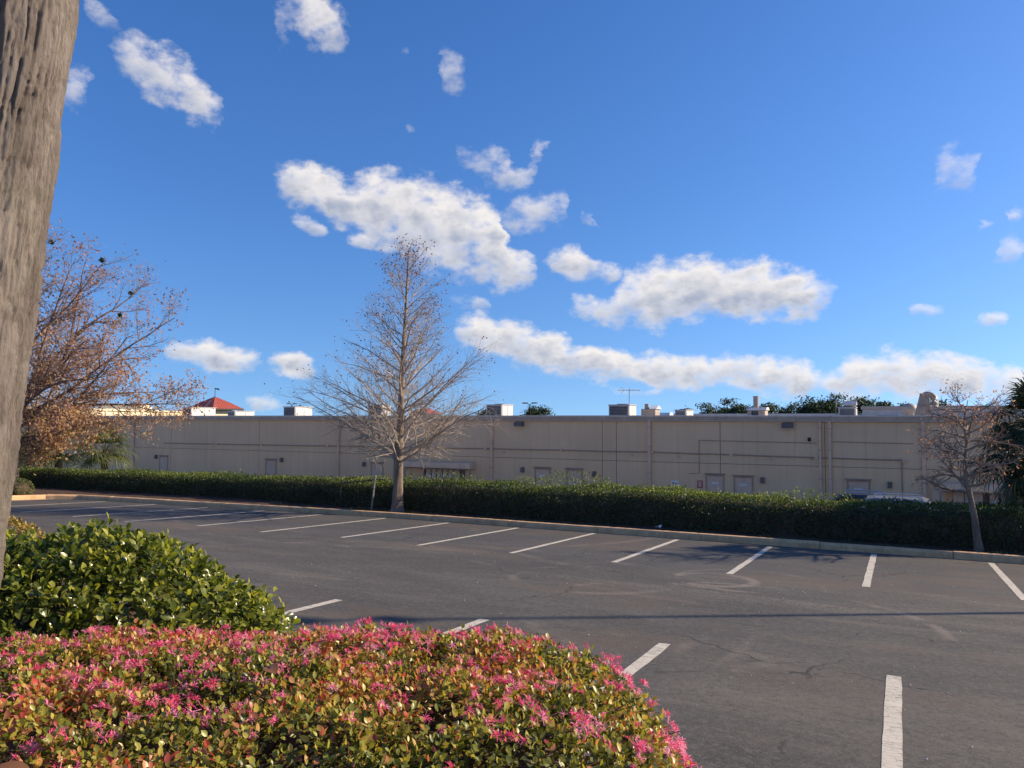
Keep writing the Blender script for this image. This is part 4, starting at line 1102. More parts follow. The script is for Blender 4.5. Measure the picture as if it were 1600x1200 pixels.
def pink_shrub():
    x, y = rel(-.90, 2.45); c = (x, y, .845); ax = (1.50, 1.22, .60); RO = YAW
    t = thing('flowering_shrub', 'low clipped shrub with bronze leaves and pink fringe flowers', 'shrub', (x, y, .60))
    e = 4.0
    P, N = mound(21000, c, ax, e, RO, 21, .16, -.5, clump=.15)
    P2, N2 = mound(4800, c, tuple(a * .94 for a in ax), e, RO, 22, .16, -.5, clump=.15)
    P = np.concatenate([P, P2]); N = np.concatenate([N, N2])
    d, u, w = to_cam(P); keep = (d > .75) & ((np.abs(u) < .78) & (w > -.58) | (np.random.default_rng(1).random(len(d)) < .3)); P = P[keep]; N = N[keep]
    gap = fbm(P * 7.5 + 3, 2, 51); kp = (gap > .33) | (np.random.default_rng(14).random(len(P)) < .35); P = P[kp]; N = N[kp]
    lz = np.random.default_rng(8).choice([.05, .07, .12], len(P), p=[.6, .3, .1])[:, None]
    pos, dr, nm, tt = shoots(P, N, 6, lz, .30, .65, 6)
    r = np.random.default_rng(9); n = len(pos)
    patch = np.clip((fbm(pos * 2.4, 3, 40) - .45) * 2.2, -.3, .35)
    rnd = np.clip(.375 + patch * .7 + r.normal(0, .20, n) + (tt - .5) * .18, 0, .99)
    sz = r.uniform(.016, .034, n) * (1 - .15 * tt)
    Mx = frames(dr, nm, sz, r.uniform(.85, 1.2, n))
    sel = biggest(pos, unit(pos - np.array(c) + np.array([0, 0, .6])), sz, 300, .1); mask = np.ones(n, bool); mask[sel] = False
    MB().scatter(*LEAF_S, Mx[mask], pos[mask], rnd[mask]).build('foliage', M['leaf_lor'], t, True, 'stuff')
    singles('leaf', *LEAF_S, Mx[sel], pos[sel], rnd[sel], M['leaf_lor'], t, 14)
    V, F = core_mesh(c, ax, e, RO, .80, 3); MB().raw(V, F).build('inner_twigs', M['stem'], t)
    b = MB()
    for i in range(900):
        q = P[r.integers(len(P))]; s = np.array([c[0] * .4 + q[0] * .6, c[1] * .4 + q[1] * .6, q[2] - .16]) + r.normal(0, .04, 3)
        b.tube([s, (s + q) / 2 + r.normal(0, .012, 3), q + (q - s) * .1], [.004, .003, .0015], 4)
    b.build('stems', M['stem'], t, kind='stuff')
    # flowers: crowded in some patches, sparse in others, most along the far rim
    FP, FN = mound(9000, c, tuple(a * 1.02 for a in ax), e, RO, 21, .16, -.3, clump=.15)
    d, u, w = to_cam(FP)
    dens = np.clip((fbm(FP * 2.0 + 7, 3, 60) - .42) * 4.0, 0, 1)
    rim = np.clip((d - 1.9) / 1.1, 0, 1) * .8 + np.clip((u - .12) / .12, 0, 1) * .7
    pr = .025 + .11 * dens + .24 * rim * dens + .12 * rim
    keep = (r.random(len(FP)) < pr * 1.08) & (d > .8) & (np.abs(u) < .8); FP = FP[keep]; FN = FN[keep]
    reps = r.choice([1, 2, 3, 5], len(FP), p=[.35, .3, .22, .13]); FP = np.repeat(FP, reps, 0); FN = np.repeat(FN, reps, 0); n = len(FP)
    tg = r.normal(0, .022, (n, 3)); tg -= FN * (tg * FN).sum(1)[:, None]; FP = FP + tg
    fs = r.uniform(.015, .026, n); fx = unit(FN + np.array([0, 0, .5]) + r.normal(0, .45, (n, 3)))
    Mf = frames(unit(np.cross(fx, unit(r.normal(0, 1, (n, 3))))), fx, fs)
    FP = FP + FN * .022; fr = r.uniform(0, .99, n); kind = r.integers(0, 4, n)
    sel = biggest(FP, FN, fs, 300, -.2); rest = np.ones(n, bool); rest[sel] = False
    b = MB()
    for k in range(4):
        T, TF = flower_template(50 + k)
        i = np.where(rest & (kind == k))[0]
        if len(i): b.scatter(T, TF, Mf[i], FP[i], fr[i])
        j = np.array([q for q in sel if kind[q] == k])
        if len(j): singles('flower', T, TF, Mf[j], FP[j], fr[j], M['petal'], t, 5)
    b.build('flowers', M['petal'], t, kind='stuff')
    print('flowers', n)
    # dead leaves blown onto it
    T, TF = leaf_template(.62, .10, .25, 6, .9)
    def dead(u_, d_, z_, s, dirv, label):
        px, py = rel(u_, d_); o = thing('dead_leaf', label, 'leaf', (px, py, z_))
        m = frames(np.array([dirv], float), np.array([[.2, -.3, 1.]]), np.array([s]))
        MB().scatter(T, TF, m, np.array([[px, py, z_]]), np.array([.6])).build('blade', M['dead_leaf'], o, True)
        dv = unit(np.array(dirv, float)); MB().tube([np.array([px, py, z_]) - dv * s * .3, np.array([px, py, z_]), np.array([px, py, z_]) + dv * s * .5 + np.array([0, 0, -.02 * s])], [.0016, .0016, .001], 5).build('stalk', M['stem'], o)
    dead(-1.22, 1.78, 1.535, .13, (.9, .3, .05), 'large curled brown dead leaf lying on the pink shrub')
    dead(-.80, 2.50, 1.545, .075, (.8, -.4, .15), 'small rust coloured dead leaf caught among pink flowers')


def hedge():
    t = thing('hedge', 'long clipped dark green hedge running behind the curb', 'hedge', (-18, 23.6, lot_z(22) + .1))
    r = np.random.default_rng(31)
    zb = lot_z(22) + .10
    tx = [-60, -42, -39, -28, -14.5, -7.3, -1.7, 2.8, 14]; tz = [-.34, -.32, -.32, -.26, -.12, -.04, -.17, -.06, -.05]
    def top(x): return np.interp(x, tx, tz)
    def front(x): return np.interp(x, [-60, -32, -28, -20, 20], [22.2, 22.3, 22.5, 22.95, 23.0])
    D = 1.55
    n = 120000
    x = r.uniform(-60, 14, n); s = r.uniform(0, 1, n)
    hgt = top(x) - zb; per = hgt + D; q = s * per
    onf = q < hgt
    z = np.where(onf, zb + q, top(x)); y = np.where(onf, front(x), front(x) + (q - hgt))
    N = np.where(onf[:, None], np.array([0, -1., 0]), np.array([0, 0, 1.]))
    # round the shoulder, billow the faces
    sh = np.clip((z - (top(x) - .22)) / .22, 0, 1) * onf; y = y + sh ** 2 * .16
    sh2 = np.clip(1 - (y - front(x)) / .25, 0, 1) * (~onf); z = z - sh2 ** 2 * .12
    P = np.stack([x, y, z], 1)
    bl = (fbm(P * np.array([.8, 1.2, 1.6]), 4, 8) - .45)
    P = P + N * (bl * .42)[:, None] + r.normal(0, .035, (n, 3))
    P = P - N * (r.random(n) ** 2 * .14)[:, None]
    # young shoots standing above the clipped top, in tufts
    m = 15000; xs = r.uniform(-60, 14, m); tuft = fbm(np.stack([xs * .55, xs * 0, xs * 0], 1), 3, 77)
    hh = np.clip((tuft - .42) * 4.0, .10, 1.2) * r.random(m) * .45 * np.interp(xs, [-60, -30, -20, 14], [.5, .6, 1, 1])
    ys = front(xs) + .2 + r.random(m) * (D - .3)
    S = np.stack([xs, ys, top(xs) + hh - .02], 1)
    P = np.concatenate([P, S]); N = np.concatenate([N, np.tile([[0, 0, 1.]], (m, 1))]); k = len(P)
    dr = unit(N * .7 + np.array([0, 0, .35]) + r.normal(0, .7, (k, 3))); nm = unit(N + np.array([0, 0, .6]) + r.normal(0, .6, (k, 3)))
    sz = r.uniform(.05, .095, k); rnd = np.clip(r.beta(2, 2.6, k) * .8, 0, 1); rnd[-m:] = np.clip(r.normal(.72, .18, m), 0, .99)
    rnd = np.clip(rnd + (fbm(P * np.array([.45, .2, .3]), 3, 19) - .45) * .9, 0, .99)
    sunlit_top = (N[:, 2] > .5) & (np.arange(k) < n); rnd[sunlit_top] = np.clip(rnd[sunlit_top] + .26, 0, .99)  # sunlight on the clipped top put into the leaf colour
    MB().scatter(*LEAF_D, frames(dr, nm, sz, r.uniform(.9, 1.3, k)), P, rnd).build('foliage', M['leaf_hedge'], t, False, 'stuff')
    # woody inside
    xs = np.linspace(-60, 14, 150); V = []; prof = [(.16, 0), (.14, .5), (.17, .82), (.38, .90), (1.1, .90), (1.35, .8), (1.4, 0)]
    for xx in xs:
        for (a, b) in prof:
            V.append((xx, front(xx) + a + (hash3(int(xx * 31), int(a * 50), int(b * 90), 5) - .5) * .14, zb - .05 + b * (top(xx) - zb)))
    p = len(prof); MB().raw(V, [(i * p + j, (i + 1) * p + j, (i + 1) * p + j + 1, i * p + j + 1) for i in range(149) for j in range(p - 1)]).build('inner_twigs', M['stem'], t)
    for i in range(60):
        xx = -36 + i * .7 + r.uniform(-.2, .2); yy = front(xx) + .45
        MB().tube([(xx, yy, zb - .1), (xx + r.uniform(-.1, .1), yy - .05, zb + .4), (xx + r.uniform(-.25, .25), yy - .1, zb + .8)], [.03, .022, .012], 5).build('stem', M['stem'], t)
    # tall grass and weeds along its foot
    m = 9000; xs = r.uniform(-34, 10, m); ys = np.array([curb_y(max(q, -29)) for q in xs]) + .2 + r.random(m) ** 1.5 * .9
    P = np.stack([xs, ys, np.full(m, lot_z(22) + .09)], 1); dr = unit(np.array([0, 0, 1.]) + r.normal(0, .45, (m, 3)))
    dn = fbm(P * 1.3, 3, 14); keep = dn > .44; P = P[keep]; dr = dr[keep]; m = len(P)
    T = np.array([(-.04, 0, 0), (.04, 0, 0), (.02, .6, .05), (0, 1, .2)], float); TF = np.array([(0, 1, 2), (0, 2, 3)])
    o = MB().scatter(T, TF, frames(dr, unit(r.normal(0, 1, (m, 3))), r.uniform(.06, .17, m)), P, r.random(m)).build('grass', M['grass'], kind='stuff')
    tag(o, 'sparse short weeds and grass at the foot of the hedge', 'grass')


# ------------------------------------------------------------------ trees
def limb(r, p0, d0, L, n, wob, lift):
    """wandering polyline; LIFT bends it upwards (or down)"""
    pts = [np.array(p0, float)]; d = unit(np.array(d0, float)); st = L / n
    for i in range(n):
        d = unit(d + r.normal(0, wob, 3) + np.array([0, 0, lift / n])); pts.append(pts[-1] + d * st)
    return np.array(pts)

def sub(r, b, pts, rad, count, lens, ang, wob, lift, k, lo=.15, tips=None, level=1, nxt=None, flat=.0):
    """twigs along PTS; nxt = parameters of the twigs on those twigs"""
    n = len(pts); seg = np.diff(pts, axis=0)
    for i in range(count):
        t = lo + (1 - lo) * (i + r.random()) / count; s = min(n - 2, int(t * (n - 1))); f = t * (n - 1) - s
        p = pts[s] + seg[s] * f; d = unit(seg[s])
        q = unit(np.cross(d, r.normal(0, 1, 3))); q[2] *= 1 - flat; q = unit(q)
        a = ang + r.normal(0, .2); L = lens * (1.05 - .6 * t) * r.uniform(.6, 1.25)
        w = limb(r, p, d * math.cos(a) + q * math.sin(a), L, 4 if nxt else 3, wob, lift)
        r0 = np.interp(t, [0, 1], [rad[0], rad[-1]]) * .62
        rr = np.linspace(r0, r0 * .35, len(w)); b.tube(w, rr, k)
        if tips is not None and (nxt is None or r.random() < .5): tips.append(w[-1])
        if nxt: sub(r, b, w, rr, *nxt[:-1], tips=tips, nxt=nxt[-1])

def blob_template(seed, n=5):
    """a spiky little ball"""
    V = [(0, 0, 1), (1, 0, 0), (0, 1, 0), (-1, 0, 0), (0, -1, 0), (0, 0, -1)]
    return np.array(V, float), np.array([(0, 1, 2), (0, 2, 3), (0, 3, 4), (0, 4, 1), (5, 2, 1), (5, 3, 2), (5, 4, 3), (5, 1, 4)])


def cypress():
    r = np.random.default_rng(101)
    x, y, z = -16.05, 22.5, lot_z(22) + .08
    t = thing('bare_tree', 'leafless conical tree standing in front of the hedge', 'tree', (x, y, z))
    zs = [-.15, 0, .15, .5, 1.0, 1.7, 1.95, 2.6, 3.6, 5.0, 6.5, 8.0, 9.0, 9.55]
    rd = [.32, .26, .22, .190, .175, .170, .178, .145, .118, .090, .064, .038, .020, .008]
    tx = np.interp(zs, [0, 2, 5, 9.6], [0, .02, .16, .42])
    tp = np.stack([x + tx, np.full(len(zs), y), z + np.array(zs)], 1)
    # fluted trunk
    k = 28; V = []
    zz = np.linspace(-.15, 9.55, 90)
    for h in zz:
        rr = np.interp(h, zs, rd); cx = x + np.interp(h, [0, 2, 5, 9.6], [0, .02, .16, .42]); fl = max(0, 1 - h / 2.2)
        for j in range(k):
            a = j * 2 * np.pi / k; q = rr * (1 + .12 * fl * math.cos(5 * a + .6 * math.sin(h * 1.3)) + .07 * (hash3(j, int(h * 3), 3, 2) - .5))
            V.append((cx + q * math.cos(a), y + q * math.sin(a), z + h))
    MB().raw(V, [(i * k + j, i * k + (j + 1) % k, (i + 1) * k + (j + 1) % k, (i + 1) * k + j) for i in range(89) for j in range(k)]).build('trunk', M['bark_cyp'], t, True)
    tips = []
    nb = 82
    for i in range(nb):
        f = i / (nb - 1); h = 1.75 + (f ** 1.22) * 7.5
        a = i * 2.39996 + r.normal(0, .25)
        # reach of the crown at this height of origin
        reach = np.interp(h, [1.75, 2.6, 4.0, 5.5, 7.2, 8.6, 9.4], [4.3, 4.0, 2.75, 2.05, 1.55, 1.0, .45]) * r.uniform(.76, 1.06)
        el = np.interp(h, [1.75, 2.4, 4, 7, 9.4], [.36, .52, .66, .80, .95]) + r.normal(0, .10)
        p0 = np.array([x + np.interp(h, [0, 2, 5, 9.6], [0, .02, .16, .42]), y, z + h])
        d = np.array([math.cos(a) * math.cos(el), math.sin(a) * math.cos(el), math.sin(el)])
        w = limb(r, p0, d, reach * 1.12, 9, .075, .10)
        r0 = np.interp(h, [1.7, 3, 6, 9.4], [.050, .042, .026, .009]) * r.uniform(.8, 1.15)
        b = MB(); rr = np.linspace(r0, .007, len(w)); b.tube(w, rr, 6)
        c1 = int(6 + reach * 3.0)
        sub(r, b, w, np.maximum(rr * .75, .0065), c1, .36 * reach + .25, .70, .11, .16, 4, .12, tips, nxt=(8, .17 * reach + .18, .75, .14, .1, 3, .15, None))
        b.build('branch', M['twig_cyp'], t)
    P = np.array(tips); P = P[r.random(len(P)) < np.clip(.04 + (P[:, 2] - 2.6) * .03, .02, .2)]; n = len(P)
    Mx = frames(unit(r.normal(0, 1, (n, 3))), unit(r.normal(0, 1, (n, 3))), r.uniform(.018, .038, n))
    MB().scatter(*blob_template(1), Mx, P + r.normal(0, .04, (n, 3)), r.random(n) * .4).build('seed_cones', M['leaf_rust'], t, kind='stuff')


def rust_tree():
    r = np.random.default_rng(202)
    x, y, z = -38.2, 21.6, lot_z(21.6) + .1
    t = thing('rust_leaved_tree', 'large spreading tree with thin russet leaves left of the building', 'tree', (x, y, z))
    tp = limb(r, (x, y, z - .2), (.06, 0, 1), 4.2, 6, .04, 0)
    MB().tube(tp, np.linspace(.42, .30, 7), 14).build('trunk', M['bark_dark'], t, True)
    tips = []
    # (height of origin, azimuth, elevation, length)
    specs = [(2.8, -.12, .20, 13.5), (3.1, .22, .26, 13.0), (3.0, -.38, .30, 12.5), (3.4, .05, .38, 12.5), (3.6, -.22, .50, 11.2), (3.7, .35, .58, 10.8), (3.9, 0, .72, 10.4), (4.0, -.45, .85, 10.0), (4.1, .5, 1.02, 9.6), (4.1, -.1, 1.10, 9.4), (4.1, .2, 1.35, 9.2), (3.3, -.8, .34, 10.0), (3.2, .8, .3, 10.0), (4.0, 1.4, .6, 8), (3.6, 2.4, .5, 8), (3.8, 3.4, .6, 8), (3.4, -1.6, .45, 8), (4.1, -2.4, .8, 8), (2.3, .02, .08, 11.0), (2.2, -.35, .06, 9.5), (2.4, .4, .10, 9.0)]
    for h, a, el, L in specs:
        L = L * (.88 if el > .8 else .76 if el > .33 else .66) if el > .12 else L * .55
        p0 = np.array([np.interp(h, tp[:, 2] - z, tp[:, 0]), y, z + h])
        d = (math.cos(a) * math.cos(el), math.sin(a) * math.cos(el), math.sin(el))
        w = limb(r, p0, d, L, 12, .085, .12 if el > .6 else .05)
        b = MB(); rr = np.linspace(.10, .016, len(w)); b.tube(w, rr, 7)
        sub(r, b, w, rr, 15, L * .30, .72, .13, .05, 5, .16, tips, nxt=(9, L * .115, .75, .17, -.05, 3, .15, (4, .48, .8, .2, -.1, 3, .1, None)))
        b.build('branch', M['bark_dark'] if el < .3 else M['twig_red'], t)
    P = np.array(tips)
    # leafier low down and near the trunk, thin at the top
    rel_h = (P[:, 2] - z) / 11.5; k = np.clip(1.9 - 1.7 * rel_h, .45, 1.15)
    k = k * np.clip((fbm(P * .8, 3, 9) - .25) * 3.2, .15, 1.6)
    reps = r.poisson(k * 3.1); P = np.repeat(P, reps, 0); n = len(P); P = P + r.normal(0, .20, (n, 3)) * np.array([1, 1, .8])
    rnd = np.clip(.55 - (P[:, 2] - z - 5) * .045 - (P[:, 0] - x - 6) * .03 + r.normal(0, .17, n), 0, .99)
    Mx = frames(unit(r.normal(0, 1, (n, 3)) + np.array([0, 0, -.5])), unit(r.normal(0, 1, (n, 3))), r.uniform(.09, .19, n), r.uniform(.7, 1.1, n))
    MB().scatter(*LEAF_D, Mx, P, rnd).build('leaves', M['leaf_rust'], t, kind='stuff'); print('rust leaves', n)
    # dark round clumps in the top
    T0 = np.array(tips)
    for (q, s) in (((-33.4, 21.0, 10.0), .12), ((-32.0, 21.0, 9.6), .10), ((-30.6, 21.2, 7.7), .07), ((-29.6, 21.3, 6.8), .06)):
        q = T0[np.argmin(((T0 - np.array(q)) ** 2 * np.array([1, .3, 1])).sum(1))]
        m = 260; dd = unit(r.normal(0, 1, (m, 3))); Pq = np.array(q) + dd * s * r.random(m)[:, None]
        MB().scatter(*LEAF_D, frames(unit(r.normal(0, 1, (m, 3))), dd, np.full(m, .09)), Pq, r.random(m) * .5).build('moss_clump', M['leaf_palm_dark'], t, kind='stuff')


def small_tree():
    r = np.random.default_rng(303)
    x, y, z = 1.74, 22.55, lot_z(22) + .08
    t = thing('small_tree', 'small crooked thin tree before the hedge near the fan palms', 'tree', (x, y, z))
    tp = np.array([(x + .08, y, z - .1), (x + .03, y, z + .35), (x - .02, y, z + .9), (x - .10, y, z + 1.4), (x - .17, y + .02, z + 1.8), (x - .19, y, z + 2.25), (x - .15, y, z + 2.75), (x - .19, y + .05, z + 3.3), (x - .1, y, z + 3.85)])
    MB().tube(tp, [.13, .088, .074, .068, .066, .046, .034, .022, .008], 12).build('trunk', M['bark_cyp'], t, True)
    tips = []
    for i in range(28):
        h = 1.5 + 2.2 * (i / 27); a = i * 2.4 + r.normal(0, .3)
        p0 = np.array([np.interp(h, tp[:, 2] - z, tp[:, 0]), y, z + h])
        el = r.uniform(.02, .55); L = np.interp(h, [1.5, 2.4, 3.4, 4.2], [1.5, 1.75, 1.3, .6]) * r.uniform(.6, 1.1)
        if i == 0: a, el, L = math.pi - .1, -.08, 1.35
        w = limb(r, p0, (math.cos(a) * math.cos(el), math.sin(a) * math.cos(el), math.sin(el)), L, 7, .16, .12)
        b = MB(); rr = np.linspace(.032, .007, len(w)) * np.interp(h, [1.5, 4.2], [1.2, .5]); b.tube(w, rr, 5)
        sub(r, b, w, np.maximum(rr * .8, .007), 11, .55, .8, .18, .05, 4, .15, tips, nxt=(5, .22, .8, .2, 0, 3, .15, None))
        b.build('branch', M['twig_mid'], t)
    P = np.array(tips); reps = r.poisson(np.clip((fbm(P * 1.5, 3, 3) - .36) * 6, .15, 2.2)); P = np.repeat(P, reps, 0); n = len(P)
    P = P + r.normal(0, .07, (n, 3))
    Mx = frames(unit(r.normal(0, 1, (n, 3)) - np.array([0, 0, .3])), unit(r.normal(0, 1, (n, 3))), r.uniform(.05, .10, n), r.uniform(.6, 1, n))
    MB().scatter(*LEAF_D, Mx, P, np.clip(r.normal(.4, .2, n), 0, .95)).build('leaves', M['leaf_rust'], t, kind='stuff')


def fan_frond(r, b, leaf, p0, d0, L, fan, droop, nl=22):
    """petiole and a fan of drooping leaflets"""
    w = limb(r, p0, d0, L, 6, .04, -droop); b.tube(w, np.linspace(.022, .012, 7), 5)
    c = w[-1]; ax = unit(w[-1] - w[-2]); s = unit(np.cross(ax, np.array([0, 0, 1.]))); up = np.cross(s, ax)
    for i in range(nl):
        a = (i / (nl - 1) - .5) * 3.6; d = ax * math.cos(a) + s * math.sin(a); l = fan * (1 - .25 * abs(a) / 1.8) * r.uniform(.85, 1.1)
        g = [c + d * l * q + up * .10 * math.sin(q * 3) + np.array([0, 0, -.30 * l * q * q * q]) * r.uniform(.6, 1.7) for q in (0, .35, .7, 1.)]
        sd_ = unit(np.cross(d, up)); ww = [.008, .026, .020, .003]; V = []
        for p, q in zip(g, ww): V += [p - sd_ * q, p + sd_ * q]
        leaf.raw(V, [(0, 1, 3, 2), (2, 3, 5, 4), (4, 5, 7, 6)], r.random())


def palm(x, y, z, h, nf, L, fan, leafm, label, seed, skirt=True, side=None, group=None):
    r = np.random.default_rng(seed)
    t = thing('fan_palm', label, 'palm', (x, y, z), group)
    k = 14; zz = np.linspace(-.2, h, 26); V = []
    for q in zz:
        for j in range(k):
            a = j * 2 * np.pi / k; rr = .17 * (1 + .10 * ((j + int(q * 9)) % 2) + .06 * r.random()); V.append((x + rr * math.cos(a), y + rr * math.sin(a), z + q))
    MB().raw(V, [(i * k + j, i * k + (j + 1) % k, (i + 1) * k + (j + 1) % k, (i + 1) * k + j) for i in range(25) for j in range(k)]).build('trunk', M['palm_bark'], t)
    for i in range(nf):
        a = i * 2.4 + r.normal(0, .2); el = 1.35 - 1.75 * (i / nf) + r.normal(0, .12)
        b = MB(); lf = MB()
        fan_frond(r, b, lf, (x, y, z + h - .1), (math.cos(a) * math.cos(el), math.sin(a) * math.cos(el), math.sin(el)), L * r.uniform(.8, 1.15), fan * r.uniform(.85, 1.1), .5)
        f = lf.build('frond', leafm, t); b.build('petiole', M['leaf_palm'] if leafm is M['leaf_palm'] else leafm, f)


def far_tree(x, y, w, ztop, seed, label, group, dens=1.0):
    r = np.random.default_rng(seed); z = LANE
    t = thing('broadleaf_tree', label, 'tree', (x, y, z), group)
    H = ztop - z; tp = limb(r, (x, y, z), (0, 0, 1), H * .75, 5, .05, 0); b = MB(); b.tube(tp, np.linspace(.4, .12, 6), 8)
    cl = []
    for i in range(9):
        a = r.uniform(0, 6.28); q = limb(r, tp[r.integers(2, 5)], (math.cos(a), math.sin(a), r.uniform(.4, 1.2)), w * r.uniform(.5, .95), 4, .12, .2); b.tube(q, np.linspace(.14, .04, 5), 5); cl.append(q[-1]); cl.append(q[-2])
    b.build('trunk', M['bark_dark'], t)
    cl.append(np.array([x, y, ztop - w * .25]))
    P = []
    for c in cl:
        c = c.copy(); c[2] = min(c[2], ztop - w * .18); m = int(300 * dens); s = w * r.uniform(.32, .55)
        P.append(c + r.normal(0, 1, (m, 3)) * np.array([s * .62, s * .62, s * .36]))
    P = np.concatenate(P); P = P[P[:, 2] < ztop + .1]; n = len(P)
    MB().scatter(*LEAF_D, frames(unit(r.normal(0, 1, (n, 3))), unit(r.normal(0, .6, (n, 3)) + np.array([0, 0, 1])), r.uniform(.30, .62, n), np.full(n, 1.2)), P, r.random(n)).build('crown', M['leaf_far'], t, kind='stuff')


def far_trees():
    g = 'trees beyond the flat roof'
    L = [(-75.0, 3.6, 4.7, 'lone dark tree beyond the roof behind a twin-arm lamp post'),
         (-36.5, 2.8, 5.1, 'rounded far tree above the small low roof unit'), (-32.4, 3.0, 6.2, 'taller far tree peak left of the beige exhaust stack'),
         (-28.5, 3.0, 4.7, 'low far tree just left of the beige exhaust stack'), (-23.5, 3.4, 5.0, 'far tree just right of the beige exhaust stack'), (-19.3, 3.3, 4.9, 'second far tree right of the beige exhaust stack'),
         (-15.2, 3.6, 6.1, 'broad far tree in the middle of the tree line'), (-10.6, 3.8, 6.9, 'highest far tree of the tree line beyond the roof'), (-6.4, 3.4, 6.2, 'far tree left of the vent above the dark roof unit'),
         (-2.0, 3.2, 5.2, 'low far tree right of the dark roof unit'), (1.6, 3.0, 4.8, 'low far tree beside the slanting duct'), (-41.5, 2.2, 3.9, 'smallest far tree behind the skylights'), (-88, 3, 4.0, 'distant low tree behind the bare conical tree'), (7.5, 3.4, 5.4, 'far tree behind the small crooked tree')]
    for i, (x, w, zt, lab) in enumerate(L):
        far_tree(x, 160 + (i % 3) * 4, w, zt, 700 + i, lab, g)


def round_shrub(x, y, z, ax, leafm, label, n, sz, seed, name='shrub'):
    t = thing(name, label, 'shrub', (x, y, z)); c = (x, y, z + ax[2] * .55)
    P, N = mound(n, c, ax, 2.4, 0, seed, .12, -.7); r = np.random.default_rng(seed)
    pos, dr, nm, tt = shoots(P, N, 4, sz, .4, .5, seed); k = len(pos)
    MB().scatter(*LEAF_D, frames(dr, nm, r.uniform(.7, 1.2, k) * sz, r.uniform(.8, 1.3, k)), pos, r.random(k)).build('foliage', leafm, t, kind='stuff')
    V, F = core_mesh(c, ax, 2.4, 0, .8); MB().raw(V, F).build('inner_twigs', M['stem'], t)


def big_trunk():
    r = np.random.default_rng(5)
    # axis leans to the right going up; the trunk leaves the picture at the top left
    d0 = 2.75
    def ax(z):
        u = np.interp(z, [.4, 1.7, 2.36, 3.85, 7.5], [-2.285, -2.155, -2.085, -1.91, -1.555]); return rel(u, d0)
    def rad(z): return np.interp(z, [.4, .8, 1.6, 3.9, 7.5], [.33, .27, .235, .215, .17])
    bx, by = ax(.5)
    t = thing('oak_tree', 'thick leaning furrowed tree trunk with lichen beside the green shrub', 'tree', (bx, by, .6))
    k = 340; zz = np.concatenate([np.linspace(.4, 1.4, 30), np.linspace(1.41, 4.3, 400), np.linspace(4.32, 7.5, 70)])
    th = np.arange(k) * 2 * np.pi / k
    TH, ZZ = np.meshgrid(th, zz); C = np.array([ax(q) for q in zz]); Rr = rad(zz)[:, None]
    cx, sy = np.cos(TH), np.sin(TH)
    warp = fbm(np.stack([cx * 2, sy * 2, ZZ * 1.6], -1), 3, 21) - .45
    q = np.stack([cx * 12.5 + warp * 4, sy * 12.5 + warp * 4, ZZ * 2.7], -1)
    n1 = noise3(q, 3); n2 = noise3(q * 2.1 + 7, 5); n3 = fbm(np.stack([cx * 14, sy * 14, ZZ * 16], -1), 3, 9)
    ridge = 1 - np.abs(n1 * 2 - 1) * 1.0; furrow = np.clip(np.abs(n1 - .5) * 6.0, 0, 1) ** .7
    f2 = np.clip(np.abs(n2 - .5) * 4.5, 0, 1) ** .8
    crack = np.clip(np.abs(noise3(np.stack([cx * 5, sy * 5, ZZ * 17], -1), 14) - .5) * 7, 0, 1)
    fine = fbm(np.stack([cx * 34, sy * 34, ZZ * 26], -1), 2, 61) - .38
    fib = noise3(np.stack([cx * 46, sy * 46, ZZ * 7], -1), 71) - .5
    disp = .019 * furrow + .008 * f2 + .004 * crack + .012 * (n3 - .45) + .006 * fine + .009 * fib + .03 * (fbm(np.stack([cx * 1.2, sy * 1.2, ZZ * 1.1], -1), 3, 33) - .45)
    rr = Rr + disp
    V = np.stack([C[:, 0][:, None] + rr * cx, C[:, 1][:, None] + rr * sy, ZZ], -1).reshape(-1, 3)
    n = len(zz); i = np.arange(n - 1)[:, None] * k; j = np.arange(k)[None]; j2 = (j + 1) % k
    MB().raw(V, np.stack([i + j, i + j2, i + k + j2, i + k + j], -1).reshape(-1, 4)).build('trunk', M['bark'], t, True)
    # limbs and leaves over the picture's top edge
    tips = []
    tx, ty = ax(7.4)
    for a, el, L in ((2.4, .6, 4.5), (3.6, .7, 4.5), (4.6, .75, 4.0), (1.4, 1.0, 4.0), (3.0, 1.3, 4.0)):
        w = limb(r, (tx, ty, 7.2), (math.cos(a) * math.cos(el), math.sin(a) * math.cos(el), math.sin(el)), L, 8, .1, .2)
        b = MB(); rr = np.linspace(.13, .03, 9); b.tube(w, rr, 8); sub(r, b, w, rr, 12, 1.7, .8, .14, .05, 5, .2, tips, nxt=(6, .6, .8, .18, 0, 3, .15, None)); b.build('limb', M['bark'], t)
    P = np.repeat(np.array(tips), 8, 0); n = len(P); P = P + r.normal(0, .16, (n, 3))
    MB().scatter(*LEAF_D, frames(unit(r.normal(0, 1, (n, 3))), unit(r.normal(0, 1, (n, 3)) + np.array([0, 0, .7])), r.uniform(.05, .09, n)), P, r.random(n) * .6).build('crown', M['leaf_hedge'], t, kind='stuff')


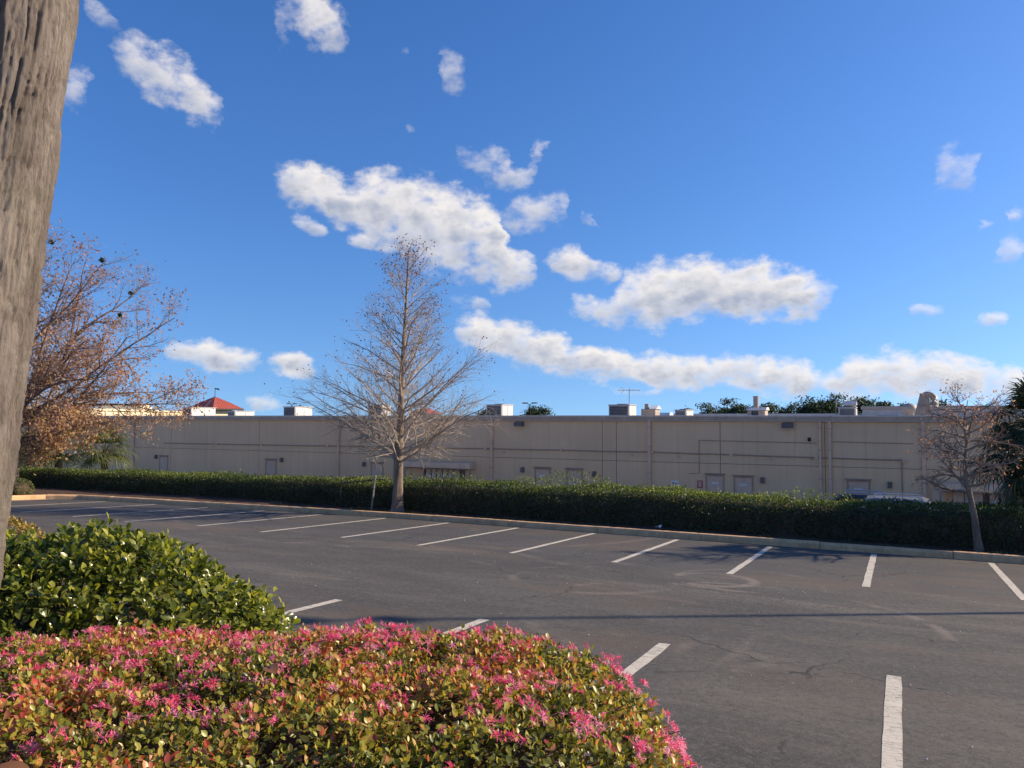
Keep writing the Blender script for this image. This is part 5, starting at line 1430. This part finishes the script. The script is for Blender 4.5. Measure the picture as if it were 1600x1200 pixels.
def litter():
    # scraps of paper on the ground
    r = random.Random(8)
    o = thing('litter_paper', 'crumpled white paper scrap on the soil behind the curb', 'litter', (-6.4, 22.3, lot_z(22) + .16))
    V = [(-6.4 + .13 * math.cos(a) * r.uniform(.6, 1.1), 22.3 + .10 * math.sin(a), lot_z(22) + .16 + r.uniform(0, .13)) for a in np.arange(8) * .785] + [(-6.4, 22.3, lot_z(22) + .26)]
    MB().raw(V, [(i, (i + 1) % 8, 8) for i in range(8)]).build('paper', M['paper'], o)
    rr = np.random.default_rng(12); m = 260
    x = rr.uniform(-14, 4, m); y = rr.uniform(4.3, 20, m); P = np.stack([x, y, lot_z(y) + .008], 1)
    T, TF = blob_template(2)
    b = MB().scatter(T * np.array([1, 1, .6]), TF, frames(unit(rr.normal(0, 1, (m, 3)) * np.array([1, 1, .1])), np.tile([[0, 0, 1.]], (m, 1)), rr.uniform(.003, .011, m)), P, rr.random(m))
    g = b.build('grit', M['white'], kind='stuff'); tag(g, 'loose pale pebbles and crumbs scattered on the asphalt', 'gravel')


big_trunk(); green_shrub(); pink_shrub(); hedge(); cypress(); rust_tree(); small_tree()
gp = 'fan palms left of the building'
palm(-41.2, 25.9, -1.6, 2.2, 26, .9, 1.0, M['leaf_palm'], 'olive fan palm behind the hedge below the russet tree', 61, group=gp)
palm(-38.3, 26.6, -1.8, 2.3, 26, .9, 1.0, M['leaf_palm'], 'olive fan palm nearest the building end wall', 62, group=gp)
palm(-44.5, 26.2, -1.7, 2.0, 24, .9, 1.0, M['leaf_palm'], 'olive fan palm deepest under the russet tree', 63, group=gp)
palm(3.35, 25.3, -1.5, 3.75, 30, .75, .85, M['leaf_palm_dark'], 'taller dark fan palm behind the hedge and small tree', 64, group='dark fan palms behind the small tree')
palm(2.95, 26.2, -1.8, 3.0, 28, .7, .8, M['leaf_palm_dark'], 'shorter dark fan palm with fronds above the hedge', 65, group='dark fan palms behind the small tree')
palm(3.45, 24.9, -1.4, 2.2, 30, .7, .8, M['leaf_palm_dark'], 'low dark fan palm spreading just behind the hedge', 66, group='dark fan palms behind the small tree')
round_shrub(-33.0, 18.9, lot_z(18.9) + .08, (.75, .6, .42), M['leaf_sage'], 'small clipped olive shrub in the side bed by the curb', 900, .06, 71, 'clipped_shrub')
x_, y_ = rel(-5.95, 9.0)
round_shrub(x_ - .25, y_, .25, (.55, .5, .55), M['leaf_gold'], 'golden leaved shrub peeking out beside the big trunk', 700, .06, 72, 'golden_shrub')
far_trees(); litter()
tris = sum(len(o.data.loop_triangles) if o.data.calc_loop_triangles() is None else 0 for o in {o.data.name: o for o in scene.objects if o.type == 'MESH'}.values())
print('triangles', tris, 'objects', len(scene.objects))
